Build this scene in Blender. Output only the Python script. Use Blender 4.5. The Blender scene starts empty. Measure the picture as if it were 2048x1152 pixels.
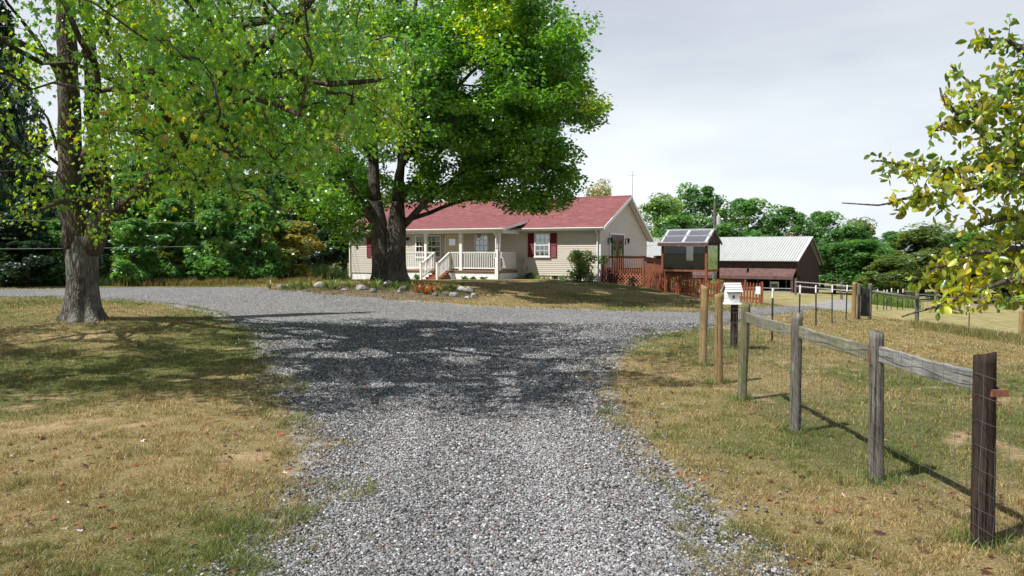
import bpy, math, random
import numpy as np
from mathutils import Vector, Matrix

random.seed(7)
RNG = np.random.default_rng(11)
S = bpy.context.scene
COL = S.collection
R = math.radians

# ------------------------------------------------------------------ camera, world, sun, exposure
FPX, HOR, CAMZ = 1547.0, 503.0, 2.2
PITCH = math.atan((576 - HOR) / FPX)
cam_d = bpy.data.cameras.new('camera')
cam = bpy.data.objects.new('camera', cam_d)
COL.objects.link(cam)
cam.location = (0, 0, CAMZ)
cam.rotation_euler = (math.pi / 2 - PITCH, 0, 0)
cam_d.sensor_width = 36
cam_d.lens = 36 * FPX / 2048
cam_d.clip_start = 0.05
cam_d.clip_end = 3000
S.camera = cam

SUN_EL = 57.0
SUN_XY = Vector((-0.86, -0.51)).normalized()
sun_vec = Vector((SUN_XY.x * math.cos(R(SUN_EL)), SUN_XY.y * math.cos(R(SUN_EL)), math.sin(R(SUN_EL))))
sun_d = bpy.data.lights.new('sun', 'SUN')
sun_d.energy = 5.0
sun_d.angle = R(0.5)
sun_d.color = (1.0, 0.955, 0.88)
sun = bpy.data.objects.new('sun', sun_d)
COL.objects.link(sun)
sun.rotation_euler = (-sun_vec).to_track_quat('-Z', 'Y').to_euler()
sun.location = (-20, -10, 40)

W = bpy.data.worlds.new('World')
S.world = W
W.use_nodes = True
nt = W.node_tree
nt.nodes.clear()
sky = nt.nodes.new('ShaderNodeTexSky')
sky.sky_type = 'NISHITA'
sky.sun_disc = False
sky.sun_elevation = R(SUN_EL)
sky.sun_rotation = math.atan2(SUN_XY.x, SUN_XY.y)
sky.dust_density = 2.0
tc = nt.nodes.new('ShaderNodeTexCoord')
mp = nt.nodes.new('ShaderNodeMapping')
mp.inputs['Scale'].default_value = (0.9, 1.3, 4.0)
mp.inputs['Rotation'].default_value = (0.25, 0.3, 0.5)
nz = nt.nodes.new('ShaderNodeTexNoise')
nz.inputs['Scale'].default_value = 1.7
nz.inputs['Detail'].default_value = 7
nz.inputs['Roughness'].default_value = 0.5
cr = nt.nodes.new('ShaderNodeValToRGB')
cr.color_ramp.elements[0].position = 0.36
cr.color_ramp.elements[0].color = (0.72, 0.738, 0.78, 1)
cr.color_ramp.elements[1].position = 0.66
cr.color_ramp.elements[1].color = (1.0, 1.0, 1.0, 1)
sep = nt.nodes.new('ShaderNodeSeparateXYZ')
vr = nt.nodes.new('ShaderNodeValToRGB')           # brighter towards the horizon, as thin overcast is
vr.color_ramp.elements[0].position = 0.0
vr.color_ramp.elements[0].color = (0.80, 0.845, 0.87, 1)
vr.color_ramp.elements[1].position = 0.32
vr.color_ramp.elements[1].color = (0.505, 0.53, 0.575, 1)
zen = vr.color_ramp.elements.new(0.62)
zen.color = (0.22, 0.25, 0.30, 1)
mul = nt.nodes.new('ShaderNodeMix')
mul.data_type = 'RGBA'
mul.blend_type = 'MULTIPLY'
mul.inputs[0].default_value = 1
sc10 = nt.nodes.new('ShaderNodeVectorMath')
sc10.operation = 'SCALE'
sc10.inputs['Scale'].default_value = 10.5
mx = nt.nodes.new('ShaderNodeMix')
mx.data_type = 'RGBA'
mx.inputs[0].default_value = 0.93
bg = nt.nodes.new('ShaderNodeBackground')
bg.inputs['Strength'].default_value = 0.1
wo = nt.nodes.new('ShaderNodeOutputWorld')
L = nt.links.new
L(tc.outputs['Generated'], mp.inputs['Vector'])
L(mp.outputs['Vector'], nz.inputs['Vector'])
L(nz.outputs[0], cr.inputs[0])
L(tc.outputs['Generated'], sep.inputs[0])
L(sep.outputs['Z'], vr.inputs[0])
L(vr.outputs[0], mul.inputs[6])
L(cr.outputs[0], mul.inputs[7])
L(mul.outputs[2], sc10.inputs[0])
L(sky.outputs[0], mx.inputs[6])
L(sc10.outputs[0], mx.inputs[7])
L(mx.outputs[2], bg.inputs['Color'])
L(bg.outputs[0], wo.inputs['Surface'])

S.view_settings.view_transform = 'Standard'
S.view_settings.look = 'None'
S.view_settings.exposure = 0.52
S.view_settings.gamma = 1.0
S.render.engine = 'CYCLES'
S.cycles.max_bounces = 7
S.cycles.diffuse_bounces = 3
S.cycles.transparent_max_bounces = 6


# ------------------------------------------------------------------ helpers: space
def ray(px, py):
    x = (px - 1024) / FPX
    y = -(py - 576) / FPX
    c, s = math.cos(-PITCH), math.sin(-PITCH)
    d = np.array([x, c - s * y, s + c * y])
    return d / d[1]


def at(px, py, d):
    """the point d metres ahead along a sight line"""
    return np.array([0, 0, CAMZ]) + ray(px, py) * d


def project(p):
    """(N,3) -> pixel coordinates, used to measure crowns against the survey outline"""
    p = np.asarray(p, float)
    v = p - np.array([0, 0, CAMZ])
    c, s = math.cos(-PITCH), math.sin(-PITCH)
    fwd = v[:, 1] * c + v[:, 2] * s
    up = -v[:, 1] * s + v[:, 2] * c
    fwd = np.where(np.abs(fwd) < 1e-3, 1e-3, fwd)
    return np.stack([1024 + FPX * v[:, 0] / fwd, 576 - FPX * up / fwd], 1)


# ------------------------------------------------------------------ helpers: noise
def _hash(ix, iy, seed):
    n = (ix * 374761393 + iy * 668265263 + seed * 1442695041) & 0xFFFFFFFF
    n = ((n ^ (n >> 13)) * 1274126177) & 0xFFFFFFFF
    return ((n ^ (n >> 16)) & 0xFFFF) / 65535.0


def vnoise(x, y, seed=0):
    x = np.asarray(x, float); y = np.asarray(y, float)
    ix = np.floor(x).astype(np.int64); iy = np.floor(y).astype(np.int64)
    fx = x - ix; fy = y - iy
    fx = fx * fx * (3 - 2 * fx); fy = fy * fy * (3 - 2 * fy)
    a = _hash(ix, iy, seed); b = _hash(ix + 1, iy, seed)
    c = _hash(ix, iy + 1, seed); d = _hash(ix + 1, iy + 1, seed)
    return (a * (1 - fx) + b * fx) * (1 - fy) + (c * (1 - fx) + d * fx) * fy


def fbm(x, y, seed=0, oct=4):
    t = 0; a = 0.5; s = 0
    for k in range(oct):
        t = t + a * vnoise(x * 2 ** k, y * 2 ** k, seed + 17 * k); s += a; a *= 0.55
    return t / s


def smooth(a, b, x):
    t = np.clip((x - a) / (b - a), 0, 1)
    return t * t * (3 - 2 * t)


# ------------------------------------------------------------------ helpers: mesh building
class MB:
    def __init__(s):
        s.v = []; s.f = []

    def quadface(s, *ps):
        n = len(s.v)
        s.v.extend([tuple(p) for p in ps])
        s.f.append(tuple(range(n, n + len(ps))))

    def box(s, x0, x1, y0, y1, z0, z1):
        n = len(s.v)
        s.v += [(x0, y0, z0), (x1, y0, z0), (x1, y1, z0), (x0, y1, z0), (x0, y0, z1), (x1, y0, z1), (x1, y1, z1), (x0, y1, z1)]
        s.f += [tuple(n + i for i in q) for q in ((3, 2, 1, 0), (4, 5, 6, 7), (0, 1, 5, 4), (1, 2, 6, 5), (2, 3, 7, 6), (3, 0, 4, 7))]
        return s

    def prism(s, prof, axis, a, b):
        """extrude a 2-D outline along an axis: axis 'x' -> prof is (y,z), 'y' -> (x,z), 'z' -> (x,y)"""
        def p3(p, t):
            return {'x': (t, p[0], p[1]), 'y': (p[0], t, p[1]), 'z': (p[0], p[1], t)}[axis]
        n = len(s.v); k = len(prof)
        s.v += [p3(p, a) for p in prof] + [p3(p, b) for p in prof]
        s.f.append(tuple(range(n, n + k))); s.f.append(tuple(range(n + 2 * k - 1, n + k - 1, -1)))
        for i in range(k):
            j = (i + 1) % k
            s.f.append((n + i, n + j, n + k + j, n + k + i))
        return s

    def bar(s, p, q, w, h, up=(0, 0, 1)):
        p = Vector(p); q = Vector(q); d = (q - p).normalized(); u = Vector(up)
        if abs(d.dot(u)) > 0.98: u = Vector((0, 1, 0))
        a = d.cross(u).normalized(); b = a.cross(d).normalized()
        n = len(s.v)
        for c in (p, q):
            for i, j in ((-1, -1), (1, -1), (1, 1), (-1, 1)):
                s.v.append(tuple(c + a * (i * w / 2) + b * (j * h / 2)))
        s.f += [tuple(n + i for i in t) for t in ((0, 1, 2, 3), (7, 6, 5, 4), (0, 4, 5, 1), (1, 5, 6, 2), (2, 6, 7, 3), (3, 7, 4, 0))]
        return s

    def tube(s, pts, rad, n=8, cap=True, wob=0.0, seed=0):
        pts = [Vector(p) for p in pts]
        if not hasattr(rad, '__len__'): rad = [rad] * len(pts)
        base = len(s.v); m = len(pts)
        t = (pts[1] - pts[0]).normalized()
        a = t.cross(Vector((0.13, 0.31, 0.94)))
        if a.length < 0.1: a = t.cross(Vector((0.9, 0.1, 0.1)))
        a.normalize()
        for i in range(m):
            t2 = (pts[min(i + 1, m - 1)] - pts[max(i - 1, 0)]).normalized()
            a = (a - t2 * a.dot(t2)).normalized(); b = t2.cross(a)
            for k in range(n):
                th = 2 * math.pi * k / n
                r = rad[i]
                if wob:
                    r *= 1 + wob * (float(fbm(k * 1.7 % (n * 1.7) + seed * 7.3, i * 0.35 + seed, seed, 2)) - 0.5) * 2
                s.v.append(tuple(pts[i] + (a * math.cos(th) + b * math.sin(th)) * r))
        for i in range(m - 1):
            for k in range(n):
                k2 = (k + 1) % n
                s.f.append((base + i * n + k, base + i * n + k2, base + (i + 1) * n + k2, base + (i + 1) * n + k))
        if cap:
            s.f.append(tuple(base + k for k in range(n - 1, -1, -1)))
            s.f.append(tuple(base + (m - 1) * n + k for k in range(n)))
        return s

    def build(s, name, mat, parent=None, smooth_=False, bevel=0.0):
        me = bpy.data.meshes.new(name)
        me.from_pydata(s.v, [], s.f)
        me.materials.append(mat)
        if smooth_:
            me.polygons.foreach_set('use_smooth', [True] * len(me.polygons))
        me.update()
        o = bpy.data.objects.new(name, me)
        COL.objects.link(o)
        if parent is not None: o.parent = parent
        if bevel:
            m = o.modifiers.new('bevel', 'BEVEL'); m.width = bevel; m.segments = 2; m.limit_method = 'ANGLE'
        return o


def mesh_np(name, V, faces, mat, parent=None, col=None, smooth_=False):
    """faces: list of (M,k) arrays; col: (N,3) per vertex"""
    me = bpy.data.meshes.new(name)
    V = np.asarray(V, np.float32)
    me.vertices.add(len(V)); me.vertices.foreach_set('co', V.ravel())
    loops = np.concatenate([f.ravel() for f in faces]).astype(np.int32)
    tot = np.concatenate([np.full(len(f), f.shape[1], np.int32) for f in faces])
    start = np.concatenate([[0], np.cumsum(tot)[:-1]]).astype(np.int32)
    me.loops.add(len(loops)); me.loops.foreach_set('vertex_index', loops)
    me.polygons.add(len(tot)); me.polygons.foreach_set('loop_start', start); me.polygons.foreach_set('loop_total', tot)
    if smooth_: me.polygons.foreach_set('use_smooth', np.ones(len(tot), bool))
    me.update(calc_edges=True)
    if col is not None:
        at_ = me.attributes.new('Col', 'FLOAT_COLOR', 'POINT')
        c4 = np.ones((len(V), 4), np.float32); c4[:, :3] = col
        at_.data.foreach_set('color', c4.ravel())
    me.materials.append(mat)
    o = bpy.data.objects.new(name, me); COL.objects.link(o)
    if parent is not None: o.parent = parent
    return o


def thing(name, label, cat, loc=(0, 0, 0), rz=0.0, group=None):
    o = bpy.data.objects.new(name, None); COL.objects.link(o)
    o.empty_display_size = 0.2
    o.location = tuple(float(c) for c in loc); o.rotation_euler = (0, 0, rz)
    return tag(o, label, cat, group)


def tag(o, label, cat, group=None):
    o['label'] = label; o['category'] = cat
    if group: o['group'] = group
    return o


def struct(o, kind='structure'):
    o['kind'] = kind
    return o


def copy_tree(o, parent=None):
    c = o.copy(); COL.objects.link(c)
    if parent is not None: c.parent = parent
    for ch in list(o.children):
        copy_tree(ch, c)
    return c


# ------------------------------------------------------------------ helpers: materials
class NT:
    def __init__(s, name):
        s.m = bpy.data.materials.new(name); s.m.use_nodes = True
        s.t = s.m.node_tree; s.t.nodes.clear()
        s.out = s.t.nodes.new('ShaderNodeOutputMaterial')

    def n(s, kind, **kw):
        o = s.t.nodes.new('ShaderNode' + kind)
        for k, v in kw.items():
            setattr(o, k, v)
        return o

    def l(s, a, b): s.t.links.new(a, b)

    def val(s, node, key, v): node.inputs[key].default_value = v; return node

    def noise(s, vec, scale, detail=4, rough=0.55):
        n = s.n('TexNoise'); n.inputs['Scale'].default_value = scale; n.inputs['Detail'].default_value = detail
        n.inputs['Roughness'].default_value = rough
        if vec is not None: s.l(vec, n.inputs['Vector'])
        return n.outputs[0]

    def ramp(s, fac, stops):
        r = s.n('ValToRGB'); e = r.color_ramp.elements
        while len(e) < len(stops): e.new(0.5)
        for i, (p, c) in enumerate(stops):
            e[i].position = p; e[i].color = tuple(c) + (1,) if len(c) == 3 else c
        s.l(fac, r.inputs[0]); return r.outputs[0]

    def mix(s, fac, a, b, mode='MIX'):
        m = s.n('Mix'); m.data_type = 'RGBA'; m.blend_type = mode
        for sock, v in ((m.inputs[0], fac), (m.inputs[6], a), (m.inputs[7], b)):
            if hasattr(v, 'is_linked'): s.l(v, sock)
            elif isinstance(v, (int, float)): sock.default_value = v
            else: sock.default_value = tuple(v) + (1,)
        return m.outputs[2]

    def math(s, op, a, b=0.0):
        m = s.n('Math'); m.operation = op
        for i, v in enumerate((a, b)):
            if hasattr(v, 'is_linked'): s.l(v, m.inputs[i])
            else: m.inputs[i].default_value = v
        return m.outputs[0]

    def bump(s, h, strength=0.3, dist=0.01):
        b = s.n('Bump'); b.inputs['Strength'].default_value = strength; b.inputs['Distance'].default_value = dist
        s.l(h, b.inputs['Height']); return b.outputs[0]

    def bsdf(s, color, rough=0.8, normal=None, spec=0.3, metal=0.0):
        p = s.n('BsdfPrincipled')
        if hasattr(color, 'is_linked'): s.l(color, p.inputs['Base Color'])
        else: p.inputs['Base Color'].default_value = tuple(color) + (1,)
        if hasattr(rough, 'is_linked'): s.l(rough, p.inputs['Roughness'])
        else: p.inputs['Roughness'].default_value = rough
        p.inputs['Specular IOR Level'].default_value = spec
        p.inputs['Metallic'].default_value = metal
        if normal is not None: s.l(normal, p.inputs['Normal'])
        s.l(p.outputs[0], s.out.inputs[0])
        return p

    def coord(s, kind='Object', scale=None):
        t = s.n('TexCoord')
        o = t.outputs[kind]
        if scale is not None:
            m = s.n('Mapping'); m.inputs['Scale'].default_value = scale
            s.l(o, m.inputs['Vector']); o = m.outputs[0]
        return o


def paint(name, c, rough=0.55, var=0.12, dirt=None, scale=3.0, spec=0.3):
    """a painted or plain surface with weathering: slight colour drift, grime streaks, faint bump"""
    t = NT(name); co = t.coord()
    a = t.noise(co, scale, 5); b = t.noise(co, scale * 14, 4)
    lo = [x * (1 - var) for x in c]; hi = [min(1, x * (1 + var)) for x in c]
    colr = t.ramp(a, [(0.3, lo), (0.7, hi)])
    if dirt is not None:
        st = t.noise(t.coord('Object', (6, 6, 0.8)), scale, 5, 0.65)
        f = t.ramp(st, [(0.52, (0, 0, 0)), (0.78, (0.75, 0.75, 0.75))])
        colr = t.mix(f, colr, dirt)
    t.bsdf(colr, rough, t.bump(b, 0.12, 0.004), spec)
    return t.m


def wood(name, dark, light, grain=1.0, rough=0.85, axis='z', crack=0.5, moss=None, scale=1.0):
    t = NT(name)
    sc = {'z': (16, 16, 1.3), 'x': (1.3, 16, 16), 'y': (16, 1.3, 16)}[axis]
    co = t.coord('Object', tuple(v * scale for v in sc))
    g = t.noise(co, 2.2, 8, 0.65); g2 = t.noise(co, 7, 5, 0.7)
    big = t.noise(t.coord(), 2.5, 4)
    f = t.math('ADD', t.math('MULTIPLY', g, 0.65), t.math('MULTIPLY', g2, 0.35))
    colr = t.ramp(f, [(0.34, dark), (0.5, [(a + b) / 2 for a, b in zip(dark, light)]), (0.66, light)])
    colr = t.mix(t.ramp(big, [(0.35, (0, 0, 0)), (0.7, (0.55, 0.55, 0.55))]), colr, [x * 0.55 for x in dark])
    if moss is not None:
        mm = t.noise(t.coord(), 5, 5, 0.7)
        colr = t.mix(t.ramp(mm, [(0.5, (0, 0, 0)), (0.66, (0.7, 0.7, 0.7))]), colr, moss)
    ck = t.noise(t.coord('Object', tuple((38 if v > 10 else 0.8) * scale for v in sc)), 1.0, 3, 0.6)
    cm = t.ramp(ck, [(0.345, (0.85, 0.85, 0.85)), (0.395, (0, 0, 0))])
    colr = t.mix(t.math('MULTIPLY', cm, min(1.0, crack * 1.5)), colr, [x * 0.3 for x in dark])
    t.bsdf(colr, rough, t.bump(t.math('SUBTRACT', f, cm), crack, 0.012), 0.15)
    return t.m


def bark(name, dark, mid, light, scale=1.0):
    t = NT(name)
    co = t.coord('Object', (7 * scale, 7 * scale, 1.5 * scale))
    v = t.n('TexVoronoi'); v.feature = 'DISTANCE_TO_EDGE'; v.inputs['Scale'].default_value = 2.2
    wv = t.n('TexNoise'); wv.inputs['Scale'].default_value = 1.3; t.l(co, wv.inputs['Vector'])
    add = t.n('VectorMath'); add.operation = 'ADD'; t.l(co, add.inputs[0]); t.l(wv.outputs['Color'], add.inputs[1])
    t.l(add.outputs[0], v.inputs['Vector'])
    n1 = t.noise(co, 3.0, 7, 0.7); n2 = t.noise(t.coord(), 1.3, 4)
    edge = t.ramp(v.outputs['Distance'], [(0.0, (0, 0, 0)), (0.22, (1, 1, 1))])
    h = t.math('ADD', t.math('MULTIPLY', edge, 0.6), t.math('MULTIPLY', n1, 0.6))
    c = t.ramp(n1, [(0.3, dark), (0.5, mid), (0.7, light)])
    c = t.mix(t.math('MULTIPLY', t.math('SUBTRACT', 1.0, edge), 0.55), c, dark)
    c = t.mix(t.ramp(n2, [(0.45, (0, 0, 0)), (0.65, (0.6, 0.6, 0.6))]), c, light)
    t.bsdf(c, 0.92, t.bump(h, 0.9, 0.045), 0.1)
    return t.m


def leafmat(name, trans=0.52, gloss=0.06):
    """leaf colour comes from each leaf's own Col attribute; light passes through the blade"""
    t = NT(name)
    a = t.n('Attribute'); a.attribute_name = 'Col'
    c = a.outputs['Color']
    d = t.n('BsdfDiffuse'); t.l(c, d.inputs['Color'])
    tr = t.n('BsdfTranslucent')
    hs = t.n('HueSaturation'); hs.inputs['Hue'].default_value = 0.478; hs.inputs['Saturation'].default_value = 1.12; hs.inputs['Value'].default_value = 1.75
    t.l(c, hs.inputs['Color']); t.l(hs.outputs[0], tr.inputs['Color'])
    m = t.n('MixShader'); m.inputs[0].default_value = trans
    t.l(d.outputs[0], m.inputs[1]); t.l(tr.outputs[0], m.inputs[2])
    g = t.n('BsdfGlossy'); g.inputs['Roughness'].default_value = 0.36; g.inputs['Color'].default_value = (0.8, 0.85, 0.9, 1)
    m2 = t.n('MixShader'); m2.inputs[0].default_value = gloss
    t.l(m.outputs[0], m2.inputs[1]); t.l(g.outputs[0], m2.inputs[2])
    t.l(m2.outputs[0], t.out.inputs[0])
    return t.m


M = {}
M['leaf'] = leafmat('leaf_blades')
M['blade'] = leafmat('grass_blades', 0.22, 0.02)
M['bark_grey'] = bark('silver_maple_bark', (0.035, 0.03, 0.027), (0.115, 0.105, 0.094), (0.29, 0.275, 0.255), 0.8)
M['bark_mid'] = bark('brown_maple_bark', (0.022, 0.017, 0.014), (0.085, 0.067, 0.055), (0.22, 0.19, 0.16), 0.9)
M['bark_dark'] = bark('old_maple_bark', (0.018, 0.016, 0.014), (0.075, 0.066, 0.056), (0.16, 0.145, 0.125), 0.7)
M['bark_twig'] = bark('thin_branch_bark', (0.05, 0.04, 0.035), (0.16, 0.13, 0.11), (0.34, 0.3, 0.27), 2.0)
M['white'] = paint('white_trim', (0.78, 0.78, 0.77), 0.5, 0.05, (0.5, 0.48, 0.44))
M['whitewash'] = paint('white_block_base', (0.76, 0.77, 0.79), 0.8, 0.06, (0.42, 0.38, 0.33))
M['black'] = paint('black_metal', (0.015, 0.015, 0.016), 0.4, 0.1)
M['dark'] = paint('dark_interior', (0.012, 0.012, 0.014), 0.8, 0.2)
M['maroon'] = paint('maroon_shutter', (0.16, 0.018, 0.032), 0.5, 0.1)
M['cream'] = paint('pale_yellow_door', (0.70, 0.62, 0.40), 0.5, 0.05)
M['brick'] = paint('red_brown_steps', (0.30, 0.105, 0.055), 0.8, 0.2, (0.2, 0.1, 0.07), 6)
M['porchfloor'] = paint('brown_porch_floor', (0.26, 0.15, 0.11), 0.7, 0.15)
M['reddeck'] = wood('red_stained_wood', (0.15, 0.055, 0.03), (0.34, 0.14, 0.08), crack=0.25)
M['lattice'] = paint('orange_red_lattice', (0.42, 0.16, 0.10), 0.8, 0.12)
M['reddeck_dark'] = wood('dark_stained_wood', (0.03, 0.012, 0.010), (0.085, 0.03, 0.022), crack=0.25)
M['picket'] = wood('picket_wood', (0.17, 0.045, 0.025), (0.33, 0.115, 0.065), crack=0.25)
M['brown'] = wood('brown_shed_boards', (0.045, 0.028, 0.026), (0.10, 0.07, 0.066), crack=0.2)
M['barnred'] = wood('faded_red_barn_boards', (0.085, 0.047, 0.044), (0.18, 0.11, 0.105), crack=0.2)
M['greywood'] = wood('grey_weathered_wood', (0.055, 0.05, 0.044), (0.26, 0.25, 0.22), crack=0.6)
M['greenwood'] = wood('green_grey_treated_wood', (0.075, 0.072, 0.04), (0.25, 0.235, 0.15), crack=0.5, moss=(0.12, 0.14, 0.05))
M['tanwood'] = wood('tan_treated_wood', (0.20, 0.13, 0.055), (0.42, 0.30, 0.15), crack=0.35)
M['darkwood'] = wood('dark_weathered_wood', (0.012, 0.009, 0.008), (0.085, 0.06, 0.052), crack=0.8)
M['rail'] = wood('mossy_grey_rail', (0.10, 0.10, 0.075), (0.34, 0.335, 0.27), axis='y', crack=0.4, moss=(0.20, 0.20, 0.10))
M['railgrey'] = wood('silver_grey_rail', (0.10, 0.10, 0.10), (0.42, 0.42, 0.41), axis='y', crack=0.6)
M['railx'] = wood('silver_grey_log', (0.16, 0.155, 0.15), (0.44, 0.43, 0.41), axis='x', crack=0.6)
M['rust'] = paint('rusty_bracket', (0.20, 0.085, 0.05), 0.8, 0.35, scale=20)
M['wire'] = paint('rusty_grey_wire', (0.085, 0.08, 0.075), 0.7, 0.2)
M['pipe'] = paint('pale_pipe', (0.27, 0.28, 0.29), 0.5, 0.15)
M['tgreen'] = paint('dark_green_post', (0.03, 0.045, 0.035), 0.6, 0.2)
M['cable'] = paint('pale_cable', (0.36, 0.36, 0.36), 0.5, 0.05)
M['soil'] = paint('dark_soil', (0.14, 0.10, 0.07), 0.95, 0.3)


def siding_mat(name, c):
    t = NT(name)
    co = t.coord('Object', (0.6, 0.6, 9.0))
    a = t.noise(co, 1.0, 4); b = t.noise(t.coord(), 0.6, 4)
    col = t.ramp(a, [(0.3, [x * 0.93 for x in c]), (0.7, [x * 1.05 for x in c])])
    col = t.mix(t.ramp(b, [(0.4, (0, 0, 0)), (0.75, (0.25, 0.25, 0.25))]), col, [x * 0.78 for x in c])
    t.bsdf(col, 0.5, t.bump(t.noise(t.coord(), 40, 3), 0.05, 0.003), 0.3)
    return t.m


M['siding'] = siding_mat('beige_vinyl_siding', (0.545, 0.50, 0.44))


def shingle_mat():
    t = NT('red_shingles')
    co = t.coord()
    m = t.n('Mapping'); m.inputs['Scale'].default_value = (1, 1, 1)
    t.l(co, m.inputs['Vector'])
    br = t.n('TexBrick'); br.inputs['Scale'].default_value = 1.0
    br.inputs['Brick Width'].default_value = 0.33; br.inputs['Row Height'].default_value = 0.14
    br.inputs['Mortar Size'].default_value = 0.008; br.inputs['Bias'].default_value = 0.0
    br.inputs['Color1'].default_value = (0.185, 0.068, 0.070, 1); br.inputs['Color2'].default_value = (0.26, 0.115, 0.115, 1)
    br.inputs['Mortar'].default_value = (0.16, 0.028, 0.038, 1)
    t.l(m.outputs[0], br.inputs['Vector'])
    n = t.noise(t.coord('Object', (1.2, 5.5, 1)), 1.4, 6, 0.7)
    n3 = t.noise(co, 60, 2)
    c = t.mix(t.ramp(n, [(0.38, (0, 0, 0)), (0.62, (0.85, 0.85, 0.85))]), br.outputs['Color'], (0.105, 0.036, 0.041))
    c = t.mix(t.ramp(n3, [(0.45, (0, 0, 0)), (0.7, (0.35, 0.35, 0.35))]), c, (0.36, 0.16, 0.165))
    t.bsdf(c, 0.9, t.bump(br.outputs['Fac'], -0.4, 0.01), 0.15)
    return t.m


M['shingle'] = shingle_mat()


def metal_roof():
    t = NT('white_ribbed_roof')
    a = t.noise(t.coord('Object', (3, 0.4, 0.4)), 2, 5, 0.6)
    c = t.ramp(a, [(0.3, (0.38, 0.395, 0.40)), (0.7, (0.47, 0.485, 0.49))])
    t.bsdf(c, 0.45, None, 0.4)
    return t.m


M['metalroof'] = metal_roof()


def glass(name, tint=(0.9, 0.95, 0.95), refl=0.12, opac=0.0, dcol=(0.02, 0.02, 0.02)):
    t = NT(name)
    tr = t.n('BsdfTransparent'); tr.inputs['Color'].default_value = tuple(tint) + (1,)
    g = t.n('BsdfGlossy'); g.inputs['Roughness'].default_value = 0.03; g.inputs['Color'].default_value = (1, 1, 1, 1)
    f = t.n('Fresnel'); f.inputs['IOR'].default_value = 1.5
    fa = t.math('ADD', f.outputs[0], refl)
    a = tr.outputs[0]
    if opac:
        d = t.n('BsdfDiffuse'); d.inputs['Color'].default_value = tuple(dcol) + (1,)
        m0 = t.n('MixShader'); m0.inputs[0].default_value = opac
        t.l(a, m0.inputs[1]); t.l(d.outputs[0], m0.inputs[2]); a = m0.outputs[0]
    m = t.n('MixShader'); t.l(fa, m.inputs[0]); t.l(a, m.inputs[1]); t.l(g.outputs[0], m.inputs[2])
    t.l(m.outputs[0], t.out.inputs[0])
    return t.m


M['glass'] = glass('window_glass')
M['tintglass'] = glass('dark_mesh_screen', (0.62, 0.64, 0.62), 0.0, 0.3, (0.03, 0.034, 0.032))  # dark screen whose tint also stands in for smudgy pane reflections
M['mirrorglass'] = glass('reflecting_pane', (0.25, 0.3, 0.25), 0.3, 0.25, (0.10, 0.2, 0.02))
def painted_reflection():
    t = NT('pane_with_painted_reflection'); n1 = t.noise(t.coord(), 3.2, 5, 0.6)
    c = t.ramp(n1, [(0.36, (0.05, 0.15, 0.02)), (0.5, (0.17, 0.36, 0.03)), (0.62, (0.34, 0.46, 0.05)), (0.72, (0.30, 0.40, 0.30))])  # mottled greens paint a leafy reflection into the pane colour
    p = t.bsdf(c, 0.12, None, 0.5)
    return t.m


M['painted_reflection'] = painted_reflection()
M['curtain'] = paint('white_curtain', (0.62, 0.64, 0.66), 0.9, 0.12, scale=9)
M['corrug'] = paint('translucent_roof_sheet', (0.40, 0.42, 0.46), 0.35, 0.12, scale=8)
M['slot'] = paint('grey_roof_slots', (0.12, 0.125, 0.15), 0.35, 0.2, scale=8)


# ------------------------------------------------------------------ terrain
CTRL = []
for X in (-9, -4, 0, 3.5, 7):
    for Y in (-8, 2, 6, 10):
        CTRL.append((X, Y, 0.0))
CTRL += [(3.5, 12.5, 0.0), (-12, 3, 0.02), (12, 4, 0.02)]
for px, py, d in [(165, 640, 20), (900, 700, 17), (900, 650, 21), (900, 621, 25.5), (850, 592, 29), (778, 561, 33.5),
                  (950, 566, 37), (692, 560, 49), (1000, 558, 45), (1200, 563, 43), (0, 583, 33), (300, 575, 37),
                  (550, 570, 41), (0, 602, 27), (0, 700, 16.5), (1546, 684, 19), (1634, 654, 24.5), (1694, 641, 28.5),
                  (1710, 638, 30), (1417, 598, 38), (1530, 608, 34.5), (1286, 574, 42), (1400, 640, 22.5), (1500, 618, 31),
                  (1405, 733, 14.6), (1600, 586, 70), (1450, 584, 76), (1560, 600, 50), (1700, 604, 52), (1834, 645, 34.5),
                  (1920, 622, 60), (2000, 627, 60), (1941, 659, 36), (2044, 678, 34), (1900, 705, 20), (2048, 800, 11.6),
                  (2048, 722, 17), (1230, 640, 23), (500, 640, 22)]:
    CTRL.append(tuple(at(px, py, d)))
CTRL += [(-60, 60, 0.5), (-55, 10, 0.5), (60, 8, -1.0), (60, 60, -3.0), (0, 120, -1.6), (90, 120, -3.0), (-70, 120, 0), (0, 70, -0.5), (-25, 60, 0.4), (-30, 30, 0.6), (40, 30, -2.0), (0, -30, 0), (-40, -20, 0.2), (40, -20, -0.3)]
CTRL = np.array(CTRL, float)


def _tps(r2):
    return np.where(r2 > 1e-9, 0.5 * r2 * np.log(np.maximum(r2, 1e-9)), 0.0)


def _fit():
    n = len(CTRL); xy = CTRL[:, :2]
    d2 = ((xy[:, None] - xy[None]) ** 2).sum(-1)
    A = np.zeros((n + 3, n + 3)); A[:n, :n] = _tps(d2) + np.eye(n) * 2.0
    A[:n, n] = 1; A[:n, n + 1:] = xy; A[n, :n] = 1; A[n + 1:, :n] = xy.T
    b = np.zeros(n + 3); b[:n] = CTRL[:, 2]
    return np.linalg.solve(A, b)


TPSW = _fit()


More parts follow.
